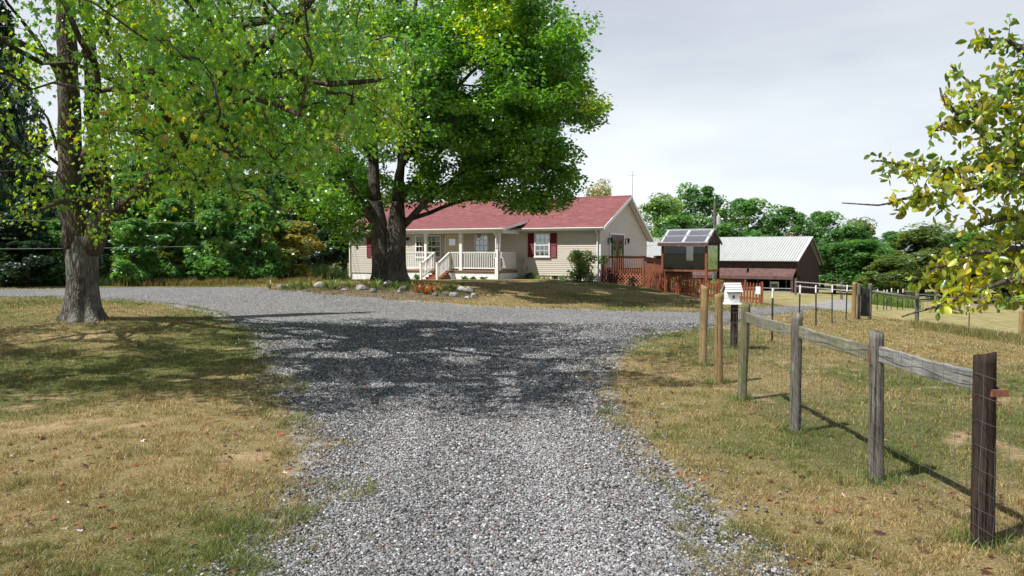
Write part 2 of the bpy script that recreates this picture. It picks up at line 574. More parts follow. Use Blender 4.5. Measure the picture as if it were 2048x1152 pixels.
def gz(x, y):
    x = np.atleast_1d(np.asarray(x, float)); y = np.atleast_1d(np.asarray(y, float))
    xc = np.clip(x, -60, 85); yc = np.clip(y, -20, 118)
    out = np.empty(x.shape)
    fx = xc.ravel(); fy = yc.ravel(); o = out.ravel()
    for i in range(0, len(fx), 20000):
        a = fx[i:i + 20000]; b = fy[i:i + 20000]
        d2 = (a[:, None] - CTRL[None, :, 0]) ** 2 + (b[:, None] - CTRL[None, :, 1]) ** 2
        o[i:i + 20000] = _tps(d2) @ TPSW[:-3] + TPSW[-3] + a * TPSW[-2] + b * TPSW[-1]
    return o.reshape(x.shape)


def g1(x, y): return float(gz(x, y)[0])


def onground(px, py, dmin=3.0, dmax=120.0):
    r = ray(px, py)
    t = np.arange(dmin, dmax, 0.1)
    z = CAMZ + r[2] * t - gz(r[0] * t, t)
    k = np.argmax(z < 0) if (z < 0).any() else len(t) - 1
    d = t[k]
    return np.array([r[0] * d, d, g1(r[0] * d, d)])


def gpt(px, d):
    """foot of something seen at column px, d metres ahead"""
    x = (px - 1024) / FPX * d
    return np.array([x, d, g1(x, d)])


DRIVE_PX_L = [(530, 1152), (610, 1040), (655, 930), (625, 850), (590, 790), (555, 720), (520, 660), (430, 625), (340, 608), (230, 599), (100, 594), (-150, 592)]
DRIVE_PX_U = [(-150, 579), (130, 578), (300, 575), (560, 580), (700, 592), (840, 604), (950, 613), (1100, 618), (1250, 623), (1400, 627), (1480, 620), (1560, 613), (1640, 606), (1700, 600)]
DRIVE_PX_R = [(1700, 613), (1620, 621), (1540, 631), (1440, 652), (1300, 664), (1230, 700), (1185, 760), (1190, 810), (1250, 900), (1380, 1020), (1480, 1152)]
DRIVE = [(-1.75, -8.0)] + [tuple(onground(*p)[:2]) for p in DRIVE_PX_L + DRIVE_PX_U + DRIVE_PX_R] + [(1.6, -8.0)]
DRIVE = np.array(DRIVE)


def drive_sdf(x, y):
    """positive inside the drive, metres to its edge"""
    x = np.asarray(x, float).ravel(); y = np.asarray(y, float).ravel()
    res = np.full(len(x), 1e9); ins = np.zeros(len(x), bool)
    n = len(DRIVE)
    for i in range(n):
        x0, y0 = DRIVE[i]; x1, y1 = DRIVE[(i + 1) % n]
        ex, ey = x1 - x0, y1 - y0
        t = np.clip(((x - x0) * ex + (y - y0) * ey) / (ex * ex + ey * ey + 1e-9), 0, 1)
        res = np.minimum(res, np.hypot(x - x0 - t * ex, y - y0 - t * ey))
        c = (y0 > y) != (y1 > y)
        ins ^= c & (x < ex * (y - y0) / (ey if abs(ey) > 1e-9 else 1e-9) + x0)
    return np.where(ins, res, -res)


def green_at(x, y):
    g = fbm(x * 0.22, y * 0.22, 3, 5)
    g = 0.26 + 0.68 * smooth(0.34, 0.66, g)
    return g * (1 - 0.6 * smooth(4.0, 12.0, x) * smooth(10, 22, y))


def bare_at(x, y):
    return smooth(0.56, 0.76, 0.55 * fbm(x * 0.5 + 40, y * 0.5, 9, 4) + 0.45 * fbm(x * 2.6, y * 2.6, 19, 3))


def ragged(x, y):
    return (fbm(x * 1.6, y * 1.6, 21, 4) - 0.5) * 1.3


# ground sheet
def axis(parts):
    out = []
    for a, b, n in parts: out += list(np.linspace(a, b, n, endpoint=False))
    out.append(parts[-1][1]); return np.array(out)


gx = axis([(-900, -200, 7), (-200, -60, 10), (-60, -16, 45), (-16, 12, 140), (12, 60, 60), (60, 200, 20), (200, 900, 7)])
gy = axis([(-300, -30, 6), (-30, 3, 20), (3, 22, 100), (22, 60, 90), (60, 130, 50), (130, 300, 15), (300, 1500, 10)])
GX, GY = np.meshgrid(gx, gy)
GZ = gz(GX, GY)
V = np.stack([GX.ravel(), GY.ravel(), GZ.ravel()], 1)
nx, ny = len(gx), len(gy)
idx = np.arange(nx * ny).reshape(ny, nx)
Fq = np.stack([idx[:-1, :-1].ravel(), idx[:-1, 1:].ravel(), idx[1:, 1:].ravel(), idx[1:, :-1].ravel()], 1)
sd_ = drive_sdf(V[:, 0], V[:, 1])
gcol = np.stack([green_at(V[:, 0], V[:, 1]), bare_at(V[:, 0], V[:, 1]), smooth(-0.9, 0.1, sd_)], 1)


def ground_mat():
    t = NT('dry_lawn'); co = t.coord()
    a = t.n('Attribute'); a.attribute_name = 'Col'
    sp = t.n('SeparateColor'); t.l(a.outputs['Color'], sp.inputs[0])
    f1 = t.noise(co, 9, 7, 0.7); f2 = t.noise(co, 45, 5, 0.7); f3 = t.noise(co, 1.3, 5, 0.6)
    straw = t.ramp(f2, [(0.32, (0.055, 0.038, 0.018)), (0.5, (0.21, 0.165, 0.08)), (0.66, (0.42, 0.345, 0.18))])
    green = t.ramp(f2, [(0.32, (0.025, 0.032, 0.012)), (0.5, (0.095, 0.105, 0.036)), (0.66, (0.22, 0.21, 0.08))])
    gm = t.math('ADD', sp.outputs['Red'], t.math('MULTIPLY', t.math('SUBTRACT', t.math('ADD', t.math('MULTIPLY', f1, 0.6), t.math('MULTIPLY', f3, 0.4)), 0.5), 1.9))
    gm = t.ramp(gm, [(0.3, (0, 0, 0)), (0.8, (1, 1, 1))])
    c = t.mix(gm, straw, green)
    dirt = t.ramp(t.math('ADD', t.math('MULTIPLY', f1, 0.4), t.math('MULTIPLY', f2, 0.6)), [(0.36, (0.15, 0.10, 0.055)), (0.5, (0.34, 0.24, 0.145)), (0.64, (0.50, 0.37, 0.25))])
    bm = t.ramp(t.math('ADD', sp.outputs['Green'], t.math('MULTIPLY', t.math('SUBTRACT', f1, 0.5), 0.9)), [(0.45, (0, 0, 0)), (0.9, (0.9, 0.9, 0.9))])
    c = t.mix(bm, c, dirt)
    sx = t.n('SeparateXYZ'); t.l(co, sx.inputs[0])
    far = t.math('MULTIPLY', t.ramp(t.math('MULTIPLY', sx.outputs['Y'], 0.01), [(0.26, (0, 0, 0)), (0.36, (1, 1, 1))]), t.ramp(t.math('MULTIPLY', sx.outputs['X'], 0.01), [(0.10, (0, 0, 0)), (0.17, (0.8, 0.8, 0.8))]))
    hay = t.ramp(f3, [(0.36, (0.16, 0.17, 0.06)), (0.52, (0.30, 0.265, 0.125)), (0.66, (0.37, 0.31, 0.165))])
    c = t.mix(far, c, hay)
    vo = t.n('TexVoronoi'); vo.inputs['Scale'].default_value = 26; t.l(co, vo.inputs['Vector'])
    st = t.ramp(vo.outputs['Color'], [(0.2, (0.10, 0.10, 0.105)), (0.8, (0.42, 0.42, 0.43))])
    sm = t.ramp(t.math('ADD', sp.outputs['Blue'], t.math('MULTIPLY', t.math('SUBTRACT', f1, 0.5), 1.6)), [(0.5, (0, 0, 0)), (0.8, (0.85, 0.85, 0.85))])
    c = t.mix(sm, c, st)
    h = t.math('ADD', t.math('MULTIPLY', f2, 0.6), t.math('MULTIPLY', f1, 0.6))
    t.bsdf(c, 0.95, t.bump(h, 0.8, 0.05), 0.1)
    return t.m


def gravel_mat():
    t = NT('crushed_gravel'); co = t.coord()
    vo = t.n('TexVoronoi'); vo.inputs['Scale'].default_value = 34; t.l(co, vo.inputs['Vector'])
    vo2 = t.n('TexVoronoi'); vo2.inputs['Scale'].default_value = 34; vo2.feature = 'DISTANCE_TO_EDGE'; t.l(co, vo2.inputs['Vector'])
    sp = t.n('SeparateColor'); t.l(vo.outputs['Color'], sp.inputs[0])
    c = t.ramp(sp.outputs['Red'], [(0.0, (0.05, 0.05, 0.055)), (0.45, (0.21, 0.21, 0.215)), (0.8, (0.37, 0.37, 0.375)), (1.0, (0.55, 0.55, 0.55))])
    edge = t.ramp(vo2.outputs['Distance'], [(0.0, (0.25, 0.25, 0.25)), (0.12, (1, 1, 1))])
    c = t.mix(1.0, c, edge, 'MULTIPLY')
    big = t.noise(co, 0.35, 5, 0.6)
    c = t.mix(t.ramp(big, [(0.4, (0, 0, 0)), (0.75, (0.3, 0.3, 0.3))]), c, (0.33, 0.32, 0.30))
    h = t.math('ADD', t.math('MULTIPLY', edge, 0.6), sp.outputs['Green'])
    t.bsdf(c, 0.9, t.bump(h, 1.0, 0.02), 0.15)
    return t.m


M['ground'] = ground_mat()
M['gravel'] = gravel_mat()
ground = struct(mesh_np('ground', V, [Fq], M['ground'], col=gcol, smooth_=True))

# gravel drive: a sheet 12 mm above the ground with a ragged edge
st = 0.11
ax = np.arange(-26, 17, st); ay = np.arange(-7, 42, st)
AX, AY = np.meshgrid(ax, ay)
inside = (drive_sdf(AX, AY).reshape(AX.shape) + ragged(AX, AY) * 0.7) > 0
cell = inside[:-1, :-1] & inside[1:, :-1] & inside[:-1, 1:] & inside[1:, 1:]
idx = np.arange(AX.size).reshape(AX.shape)
q = np.stack([idx[:-1, :-1][cell], idx[:-1, 1:][cell], idx[1:, 1:][cell], idx[1:, :-1][cell]], 1)
used, inv = np.unique(q, return_inverse=True)
dv = np.stack([AX.ravel()[used], AY.ravel()[used]], 1)
dz = gz(dv[:, 0], dv[:, 1]) + 0.012
struct(mesh_np('driveway', np.column_stack([dv, dz]), [inv.reshape(q.shape)], M['gravel'], smooth_=True))


# loose stones that show as stones from here
def stones():
    iv = np.array([(-1, -1, -1), (1, -1, -1), (1, 1, -1), (-1, 1, -1), (-1, -1, 1), (1, -1, 1), (1, 1, 1), (-1, 1, 1)], float) * 0.62
    jf = np.array([(3, 2, 1, 0), (4, 5, 6, 7), (0, 1, 5, 4), (1, 2, 6, 5), (2, 3, 7, 6), (3, 0, 4, 7)])
    N = 560000
    Y = 3.8 + 18 * RNG.random(N) ** 1.7
    X = RNG.uniform(-0.7, 0.75, N) * Y
    ok = drive_sdf(X, Y) + ragged(X, Y) * 0.8 + RNG.normal(0, 0.10, N) + (RNG.random(N) < 0.10) * np.abs(RNG.normal(0, 0.45, N)) > 0
    X = X[ok]; Y = Y[ok]; n = len(X)
    s = RNG.uniform(0.006, 0.0145, n) * (1 + 0.03 * Y)
    xm = np.abs(X + 0.12 + 0.045 * Y); trk = np.exp(-((xm - 0.82) / 0.30) ** 2) * smooth(16, 9, Y)
    s = s * (1 - 0.22 * trk)
    v = iv[None] * (1 + RNG.uniform(-0.5, 0.45, (n, 8, 3)))
    v = v * np.stack([s * RNG.uniform(0.8, 1.5, n), s * RNG.uniform(0.7, 1.1, n), s * RNG.uniform(0.4, 0.8, n)], 1)[:, None]
    a = RNG.uniform(0, 6.28, n); b = RNG.normal(0, 0.6, n)
    ca, sa, cb, sb = np.cos(a), np.sin(a), np.cos(b), np.sin(b)
    x, y, z = v[..., 0], v[..., 1], v[..., 2]
    y, z = y * cb[:, None] - z * sb[:, None], y * sb[:, None] + z * cb[:, None]
    x, y = x * ca[:, None] - y * sa[:, None], x * sa[:, None] + y * ca[:, None]
    z = z + (gz(X, Y) + 0.012 + s * RNG.uniform(0.1, 0.75, n))[:, None]
    VV = np.stack([x + X[:, None], y + Y[:, None], z], -1).reshape(-1, 3)
    FF = (jf[None] + 8 * np.arange(n)[:, None, None]).reshape(-1, 4)
    g = np.clip(RNG.normal(0.19, 0.10, n) * (0.75 + 0.5 * fbm(X * 0.9, Y * 0.35, 71, 3)) * (0.90 + 0.30 * trk), 0.03, 0.6)
    g = np.where(RNG.random(n) < 0.055, RNG.uniform(0.40, 0.58, n), g)
    c = np.stack([g, g, g * 1.04], 1)
    br = RNG.random(n) < 0.012
    c[br] = (0.22, 0.1, 0.07)
    t = NT('stone_faces'); at_ = t.n('Attribute'); at_.attribute_name = 'Col'
    t.bsdf(at_.outputs['Color'], 0.85, t.bump(t.noise(t.coord(), 120, 3), 0.2, 0.003), 0.2)
    o = mesh_np('gravel', VV, [FF], t.m, col=np.repeat(c, 8, 0))
    o['kind'] = 'stuff'; tag(o, 'loose grey crushed stones over the driveway', 'gravel')


stones()


# short mown grass
def blades(name, X, Y, h, w, col, lean=0.5, label='', cat='grass', zoff=0.0):
    n = len(X)
    Z = gz(X, Y) + zoff
    a = RNG.uniform(0, 2 * np.pi, n)
    lx, ly = RNG.normal(0, lean, n) * h, RNG.normal(0, lean, n) * h
    dx, dy = np.cos(a) * w / 2, np.sin(a) * w / 2
    v0 = np.stack([X - dx, Y - dy, Z - 0.004], 1); v1 = np.stack([X + dx, Y + dy, Z - 0.004], 1)
    m0 = np.stack([X + lx * 0.35 - dx * 0.8, Y + ly * 0.35 - dy * 0.8, Z + h * 0.6], 1); m1 = np.stack([X + lx * 0.35 + dx * 0.8, Y + ly * 0.35 + dy * 0.8, Z + h * 0.6], 1)
    tp = np.stack([X + lx, Y + ly, Z + h], 1)
    VV = np.stack([v0, v1, m1, m0, tp], 1).reshape(-1, 3)
    b = 5 * np.arange(n)
    q = np.stack([b, b + 1, b + 2, b + 3], 1); t = np.stack([b + 3, b + 2, b + 4], 1)
    o = mesh_np(name, VV, [q, t], M['blade'], col=np.repeat(col, 5, 0))
    o['kind'] = 'stuff'; tag(o, label, cat)
    return o


def lawn():
    N = 1100000
    u = RNG.random(N)
    Y = 3.9 + 32 * u ** 2.2
    X = RNG.uniform(-0.72, 0.74, N) * Y
    sdv = drive_sdf(X, Y) + ragged(X, Y) * 0.9
    g = green_at(X, Y); b = bare_at(X, Y)
    clump = 0.6 * fbm(X * 4.5, Y * 4.5, 31, 3) + 0.4 * fbm(X * 14, Y * 14, 37, 2)
    p = np.where(sdv > 0.15, 0.0, 1.0) * (1 - 0.85 * b) * smooth(0.34, 0.60, clump)
    p = np.where((sdv > 0.15) & (sdv < 0.6), 0.025, p)
    keep = RNG.random(N) < p
    X, Y, g, clump, sdv = X[keep], Y[keep], g[keep], clump[keep], sdv[keep]
    n = len(X)
    near = smooth(-1.1, -0.1, sdv) * smooth(0.45, 0.6, fbm(X * 0.9, Y * 0.9, 51, 3))      # lusher tufts along the edge of the drive
    tuft = fbm(X * 2.4 + 9, Y * 2.4, 61, 3)
    gg = np.clip(g + (tuft - 0.5) * 1.5 + RNG.normal(0, 0.28, n) + near * 0.4 - 0.04, 0, 1)[:, None]
    straw = np.array([0.42, 0.325, 0.15]); grn = np.array([0.10, 0.165, 0.04]); olive = np.array([0.17, 0.165, 0.055])
    brn = np.array([0.22, 0.135, 0.065])
    c = straw * (1 - gg) + (grn * 0.6 + olive * 0.4) * gg
    isb = RNG.random((n, 1)) < 0.22 * (1 - gg)
    c = np.where(isb, brn, c) * RNG.uniform(0.45, 1.45, (n, 1))
    h = RNG.uniform(0.014, 0.048, n) * (0.45 + 1.0 * smooth(0.35, 0.7, clump)) * (1 + 0.5 * near) * (1 + 0.7 * smooth(0.60, 0.74, tuft))
    w = np.maximum(0.0036, Y * 0.00055)
    blades('grass', X, Y, h, w, c, 0.75, 'short dry mown grass on the lawns', 'grass')


lawn()


def tall_weeds():
    segs = [(230, 40.0, 640, 42.0, 0.42, 8000, (0.19, 0.165, 0.055)), (1830, 29.5, 2060, 26, 0.32, 3600, (0.19, 0.18, 0.07)),
            (1840, 31.5, 2060, 29, 0.26, 3200, (0.20, 0.16, 0.07)), (1740, 52, 1840, 51, 1.0, 900, (0.14, 0.22, 0.05)),
            (-180, 39.0, 240, 40.5, 0.9, 8000, (0.05, 0.085, 0.025)), (200, 47.0, 690, 51.0, 1.0, 8000, (0.045, 0.08, 0.025)),
            (560, 30.5, 940, 30.0, 0.16, 5000, (0.10, 0.13, 0.04))]
    XS, YS, HS, CS = [], [], [], []
    for p0, d0, p1, d1, hh, n, c in segs:
        t = RNG.random(n)
        d = d0 + (d1 - d0) * t + RNG.normal(0, 0.5 if d0 > 35 else 0.9, n)
        px = p0 + (p1 - p0) * t + RNG.normal(0, 6, n)
        XS.append((px - 1024) / FPX * d); YS.append(d)
        HS.append(hh * RNG.uniform(0.35, 1.1, n) * (0.4 + fbm(px * 0.05, d, 5, 3)))
        CS.append(np.array(c) * RNG.uniform(0.5, 1.5, (n, 1)) * (1 + RNG.normal(0, 0.12, (n, 3))))
    X, Y, h, c = map(np.concatenate, (XS, YS, HS, CS))
    blades('tall_grass', X, Y, h, np.maximum(0.012, Y * 0.0006), np.clip(c, 0.01, 0.6), 0.3, 'tall dry weeds along the woods and the pasture bank', 'weeds')


tall_weeds()


# ------------------------------------------------------------------ leaves and trees
MAPLE = np.array([(0, 0.30), (0, 0), (0.14, 0.13), (0.40, 0.08), (0.27, 0.30), (0.52, 0.62), (0.20, 0.50), (0, 1.0),
                  (-0.20, 0.50), (-0.52, 0.62), (-0.27, 0.30), (-0.40, 0.08), (-0.14, 0.13)], float)
MAPLE_T = np.array([(0, i, i + 1 if i < 12 else 1) for i in range(1, 13)])
STAR = np.array([(0, 0), (0.42, 0.1), (0.30, 0.40), (0, 0.95), (-0.30, 0.40), (-0.42, 0.1)], float)
STAR_T = np.array([(0, 1, 2), (0, 2, 3), (0, 3, 4), (0, 4, 5)])
SPRIG = np.array([(0, 0), (0.45, -0.05), (0.16, 0.26), (0.52, 0.5), (0.10, 0.55), (0, 1.0), (-0.16, 0.55), (-0.5, 0.42), (-0.14, 0.2), (-0.42, -0.1)], float)
SPRIG_T = np.array([(0, 1, 2), (2, 3, 4), (0, 2, 4), (0, 4, 5), (0, 5, 6), (0, 6, 8), (8, 6, 7), (0, 8, 9)])
OVAL = np.array([(0, 0), (0.22, 0.22), (0.29, 0.48), (0.18, 0.78), (0, 1.0), (-0.18, 0.78), (-0.29, 0.48), (-0.22, 0.22), (0, 0.5)], float)
OVAL_T = np.array([(8, i, (i + 1) % 8) for i in range(8)])


def flecks(p, scale, seed):
    """0..1 openness of a crown along the sun's way, so that light comes through in shafts as between real boughs"""
    k = p[:, 2] / sun_vec.z
    x = p[:, 0] - sun_vec.x * k; y = p[:, 1] - sun_vec.y * k
    return fbm(x * scale, y * scale * 1.25, seed, 3)


def unit(v):
    return v / np.maximum(np.linalg.norm(v, axis=-1, keepdims=True), 1e-9)


def leaves(name, pos, tip, nrm, size, col, tpl, tri, mat, parent, fold=0.25):
    n = len(pos); k = len(tpl)
    t = unit(tip); nr = unit(nrm - t * (nrm * t).sum(-1, keepdims=True)); sx = np.cross(t, nr)
    lx = tpl[None, :, 0, None] * sx[:, None] ; ly = tpl[None, :, 1, None] * t[:, None]
    lz = (-(np.abs(tpl[None, :, 0, None])) * fold - 0.18 * tpl[None, :, 1, None] ** 2) * nr[:, None]
    VV = pos[:, None] + (lx + ly + lz) * size[:, None, None]
    FF = (tri[None] + k * np.arange(n)[:, None, None]).reshape(-1, 3)
    return mesh_np(name, VV.reshape(-1, 3), [FF], mat, parent, np.repeat(col, k, 0))


def inpoly(p, poly):
    x, y = p[:, 0], p[:, 1]; ins = np.zeros(len(x), bool); n = len(poly); d = np.full(len(x), 1e9)
    for i in range(n):
        x0, y0 = poly[i]; x1, y1 = poly[(i + 1) % n]
        c = (y0 > y) != (y1 > y)
        ins ^= c & (x < (x1 - x0) * (y - y0) / ((y1 - y0) or 1e-9) + x0)
        ex, ey = x1 - x0, y1 - y0
        t = np.clip(((x - x0) * ex + (y - y0) * ey) / (ex * ex + ey * ey + 1e-9), 0, 1)
        d = np.minimum(d, np.hypot(x - x0 - t * ex, y - y0 - t * ey))
    return np.where(ins, d, -d)


def ell(n, c, r):
    v = RNG.normal(0, 1, (n, 3)); v = unit(v) * (RNG.random((n, 1)) ** (1 / 2.4))
    return np.array(c) + v * np.array(r)


def palette(n, cl, cols, weights, jit=0.22):
    """per-leaf colours; cl (n,) in 0..1 is a clump value that biases the pick"""
    cols = np.array(cols); w = np.cumsum(weights) / np.sum(weights)
    u = np.clip(0.6 * cl + 0.4 * RNG.random(n), 0, 0.9999)
    c = cols[np.searchsorted(w, u)]
    return np.clip(c * (1 + RNG.normal(0, jit, (n, 1))) * (1 + RNG.normal(0, 0.05, (n, 3))), 0.004, 0.8)


def branch_graph(limbs, clumps, tip_r=0.012, expo=2.35, jitter=0.12, step=0.5, wig=0.02):
    """limbs: list of polylines [(x,y,z,r),...]; each clump hangs on the nearest wood; returns polylines with radii"""
    pos, rad, par = [], [], []
    lines = []
    for l in limbs:
        l = np.array(l, float)
        seg = []
        for i in range(len(l) - 1):
            m = max(2, int(np.linalg.norm(l[i + 1, :3] - l[i, :3]) / step))
            p0, p3 = l[max(i - 1, 0)], l[min(i + 2, len(l) - 1)]
            for t in np.linspace(0, 1, m, endpoint=False):
                q = 0.5 * (2 * l[i] + (l[i + 1] - p0) * t + (2 * p0 - 5 * l[i] + 4 * l[i + 1] - p3) * t * t + (3 * l[i] - p0 - 3 * l[i + 1] + p3) * t ** 3)
                q[3] = l[i][3] * (1 - t) + l[i + 1][3] * t
                seg.append(q)
        seg.append(l[-1]); seg = np.array(seg)
        seg[1:-1, :3] += RNG.normal(0, wig, seg[1:-1, :3].shape)
        lines.append(seg)
        for p in seg: pos.append(p[:3]); rad.append(p[3]); par.append(-1)
    nl = len(pos)
    start = np.array(pos)
    if len(clumps):
        d0 = np.min(np.linalg.norm(clumps[:, None] - start[None], axis=-1), 1)
        for i in np.argsort(d0):
            c = clumps[i]
            P_ = np.array(pos)
            d = np.linalg.norm(P_ - c, axis=1)
            d = d + np.maximum(0, P_[:, 2] - c[2]) * 0.7
            d[nl:] *= 1.12
            k = int(np.argmin(d))
            pos.append(c); rad.append(0); par.append(k)
    pos = np.array(pos)
    w = np.zeros(len(pos)); w[nl:] = tip_r ** expo
    for i in range(len(pos) - 1, nl - 1, -1):
        k = par[i]
        if k >= nl: w[k] += w[i]
    r = w ** (1 / expo)
    out = [(s[:, :3], s[:, 3]) for s in lines]
    for i in range(nl, len(pos)):
        k = par[i]; a, b = pos[k], pos[i]
        ra = r[i] * 1.15
        ra = min(ra, rad[k] * 0.8) if k < nl else ra
        L_ = np.linalg.norm(b - a)
        m1 = a * 0.67 + b * 0.33 + RNG.normal(0, jitter * L_ * 0.4, 3) + np.array([0, 0, 0.06 * L_])
        m2 = a * 0.33 + b * 0.67 + RNG.normal(0, jitter * L_ * 0.4, 3) + np.array([0, 0, 0.07 * L_])
        out.append((np.array([a, m1, m2, b]), np.array([ra, ra * 0.9, ra * 0.75, max(tip_r * 0.5, r[i] * 0.6)])))
    return out


def wood_mesh(name, lines, mat, parent, root=None, wob=0.10):
    mb = MB()
    for i, (p, r) in enumerate(lines):
        big = r.max() > 0.1
        mb.tube(p, list(r), 14 if big else (7 if r.max() > 0.04 else 4), True, wob if big else 0, i)
    return mb.build(name, mat, parent, True)


def flared_trunk(name, pts, rads, mat, parent, flare=0.6, flare_h=0.9, roots=5, seed=0, n=40, bark_amp=0.06):
    """a trunk lofted with root flare and ridged bark"""
    P_ = np.array(pts, float)
    cum = np.concatenate([[0], np.cumsum(np.linalg.norm(np.diff(P_, axis=0), axis=1))])
    ss = np.linspace(0, cum[-1], max(24, int(cum[-1] / 0.1)))
    c = np.stack([np.interp(ss, cum, P_[:, k]) for k in range(3)], 1); r = np.interp(ss, cum, rads)
    th = np.linspace(0, 2 * np.pi, n, endpoint=False)
    VV = []
    for i, s in enumerate(ss):
        fl = flare * np.exp(-s / flare_h * 2.2)
        lob = 0.5 + 0.5 * np.cos(roots * th + 1.3 * np.sin(2 * th + seed) + seed)
        rr = r[i] * (1 + fl * (0.45 + 0.9 * lob)) * (1 + bark_amp * (fbm(th * 9 / 2 + seed * 3, np.full(n, s * 1.4), seed, 4) - 0.5) * 2
                                                    + 0.10 * (fbm(np.cos(th) * 1.3 + 5, np.sin(th) * 1.3 + s * 0.5, seed + 5, 3) - 0.5) * 2)
        VV.append(np.stack([c[i, 0] + rr * np.cos(th), c[i, 1] + rr * np.sin(th), np.full(n, c[i, 2])], 1))
    VV = np.concatenate(VV); m = len(ss)
    I = np.arange(m * n).reshape(m, n)
    J = np.roll(I, -1, 1)
    F_ = np.stack([I[:-1].ravel(), J[:-1].ravel(), J[1:].ravel(), I[1:].ravel()], 1)
    return mesh_np(name, VV, [F_], mat, parent, smooth_=True)


def loc_line(px_line, base):
    return [tuple(at(px, py, d) - base) + (r,) for px, py, d, r in px_line]


# ---- the big silver maple on the left lawn
def silver_maple():
    base = onground(165, 640, 12, 30); base[2] -= 0.12
    root = thing('silver_maple_tree', 'big silver maple with flared grey trunk on left lawn, branches over the drive', 'tree', base)
    D = base[1]
    flared_trunk('trunk', [(0, 0, -0.1), (0, 0, 0.5), (0.02, 0, 1.1), (0.02, 0.0, 1.75), (0.05, 0, 2.3)], [0.39, 0.365, 0.35, 0.375, 0.30], M['bark_grey'], root, 1.0, 0.8, 5, 2, 48)
    limbs = [loc_line(l, base) for l in (
        [(155, 505, D, .30), (148, 450, D, .31), (138, 380, D, .29), (142, 280, D, .28), (138, 180, D, .26), (132, 60, D, .23), (128, -100, D, .2), (120, -350, D, .1)],
        [(182, 500, D, .28), (198, 440, D - .2, .25), (205, 380, D + .2, .20), (196, 300, D + .3, .2), (184, 225, D + .4, .18), (180, 100, D + .5, .16), (172, -60, D + .5, .12), (168, -250, D, .07)],
        [(182, 485, D, .18), (200, 445, D - .2, .18), (240, 415, D - .9, .17), (300, 358, D - 1.8, .155), (355, 303, D - 2.7, .15), (395, 240, D - 3.5, .14), (458, 172, D - 4.4, .115), (530, 95, D - 5.5, .09), (600, 20, D - 6.5, .10), (680, -80, D - 7.5, .06)],
        [(170, 330, D, .17), (198, 269, D - .6, .15), (250, 205, D - 1.2, .14), (306, 149, D - 1.9, .12), (400, 95, D - 3, .11), (500, 50, D - 4, .08), (640, 20, D - 5, .05)],
        [(138, 200, D, .16), (132, 137, D - .5, .10), (70, 100, D - 1.2, .08), (0, 75, D - 2, .06), (-80, 40, D - 3, .03)],
        [(120, 330, D, .05), (70, 300, D - .5, .035), (10, 330, D - 1.2, .02)],
        [(118, 360, D, .05), (60, 345, D - .6, .03), (-30, 345, D - 1.4, .018)],
        [(115, 300, D, .05), (95, 235, D - .6, .03), (60, 190, D - 1, .015)],
        [(125, 180, D, .09), (95, 110, D - .6, .06), (40, 40, D - 1.5, .04), (0, -20, D - 2, .03)],
        [(140, 150, D, .07), (175, 95, D - .8, .05), (215, 50, D - 1.6, .03)],
        [(195, 440, D, .08), (185, 412, D - .3, .12), (140, 400, D - 1.5, .07), (80, 420, D - 2.5, .03)],
        [(458, 172, D - 4.4, .09), (560, 150, D - 5.2, .06), (660, 165, D - 6, .06), (760, 160, D - 6.5, .035)],
        [(395, 240, D - 3.5, .09), (440, 210, D - 5, .065), (520, 200, D - 6.5, .045), (600, 230, D - 7.6, .04)],
    )]
    poly = [(-2500, -3000), (-2500, 430), (0, 425), (60, 445), (110, 410), (165, 420), (185, 470), (250, 510), (275, 450), (330, 425), (430, 440), (520, 430),
            (590, 450), (640, 360), (700, 340), (760, 350), (800, 320), (850, 245), (905, 235), (940, 205), (930, 100), (930, -200), (980, -900), (980, -3000)]
    c = np.concatenate([ell(430, (-6.2, 14.0, 8.0), (5.6, 6.0, 4.6)), ell(270, (-13.2, 14.3, 8.3), (5.0, 4.6, 4.6)), ell(110, (-9, 18.5, 6.0), (4.0, 2.5, 3.4)), ell(260, (-7.0, 17.8, 6.3), (4.6, 2.8, 2.8)),
                        ell(190, (-5.5, 15.5, 5.3), (3.9, 3.6, 2.0)), ell(150, (-10.5, 11.2, 8.3), (3.2, 2.6, 3.4)), ell(120, (-5.6, 9.6, 8.6), (3.6, 2.4, 2.6))])
    pr = project(c)
    dd = inpoly(pr, poly)
    rad_px = 0.55 * FPX / c[:, 1]
    ok = dd > rad_px * 0.55
    sparse = (pr[:, 0] < 150) & (pr[:, 0] > -60)
    ok &= ~(sparse & (pr[:, 1] > -150) & (RNG.random(len(c)) < 0.80))
    ok &= ~((np.abs(pr[:, 0] - 145) < 45) & (pr[:, 1] > 40) & (pr[:, 1] < 640) & (c[:, 1] < D))       # the main stem stays bare
    ok &= ~((np.abs(pr[:, 0] - 385) < 38) & (np.abs(pr[:, 1] - 240) < 45) & (c[:, 1] < D - 3.3))
    c = c[ok]
    ex = np.array([at(205, 470, D - 1.2), at(235, 440, D - 1.4), at(195, 430, D - 1.2), at(330, 405, D - 3), at(420, 420, D - 4), at(560, 420, D - 4.5), at(585, 425, D - 4.6), at(620, 330, D - 5),
                   at(90, 400, D - 1.8), at(50, 430, D - 2.2), at(20, 455, D - 2.5), at(130, 385, D - 1.5), at(480, 400, D - 4), at(520, 395, D - 3.5)])
    c = np.concatenate([c, ex])
    # thin out where two clumps nearly coincide
    lines = branch_graph(limbs, c - base, 0.010)
    wood_mesh('branch', lines, M['bark_mid'], root)
    # leaves hang in loose tufts round every twig end
    n_per = RNG.integers(48, 100, len(c))
    k = np.repeat(np.arange(len(c)), n_per); n = len(k)
    rr = RNG.uniform(0.45, 0.8, len(c))[k]
    off = unit(RNG.normal(0, 1, (n, 3))) * (RNG.random((n, 1)) ** 0.45) * rr[:, None] * (np.array([0.62, 0.62, 0.8]) + RNG.random((len(c), 3)) * np.array([0.6, 0.6, 0.35]))[k]
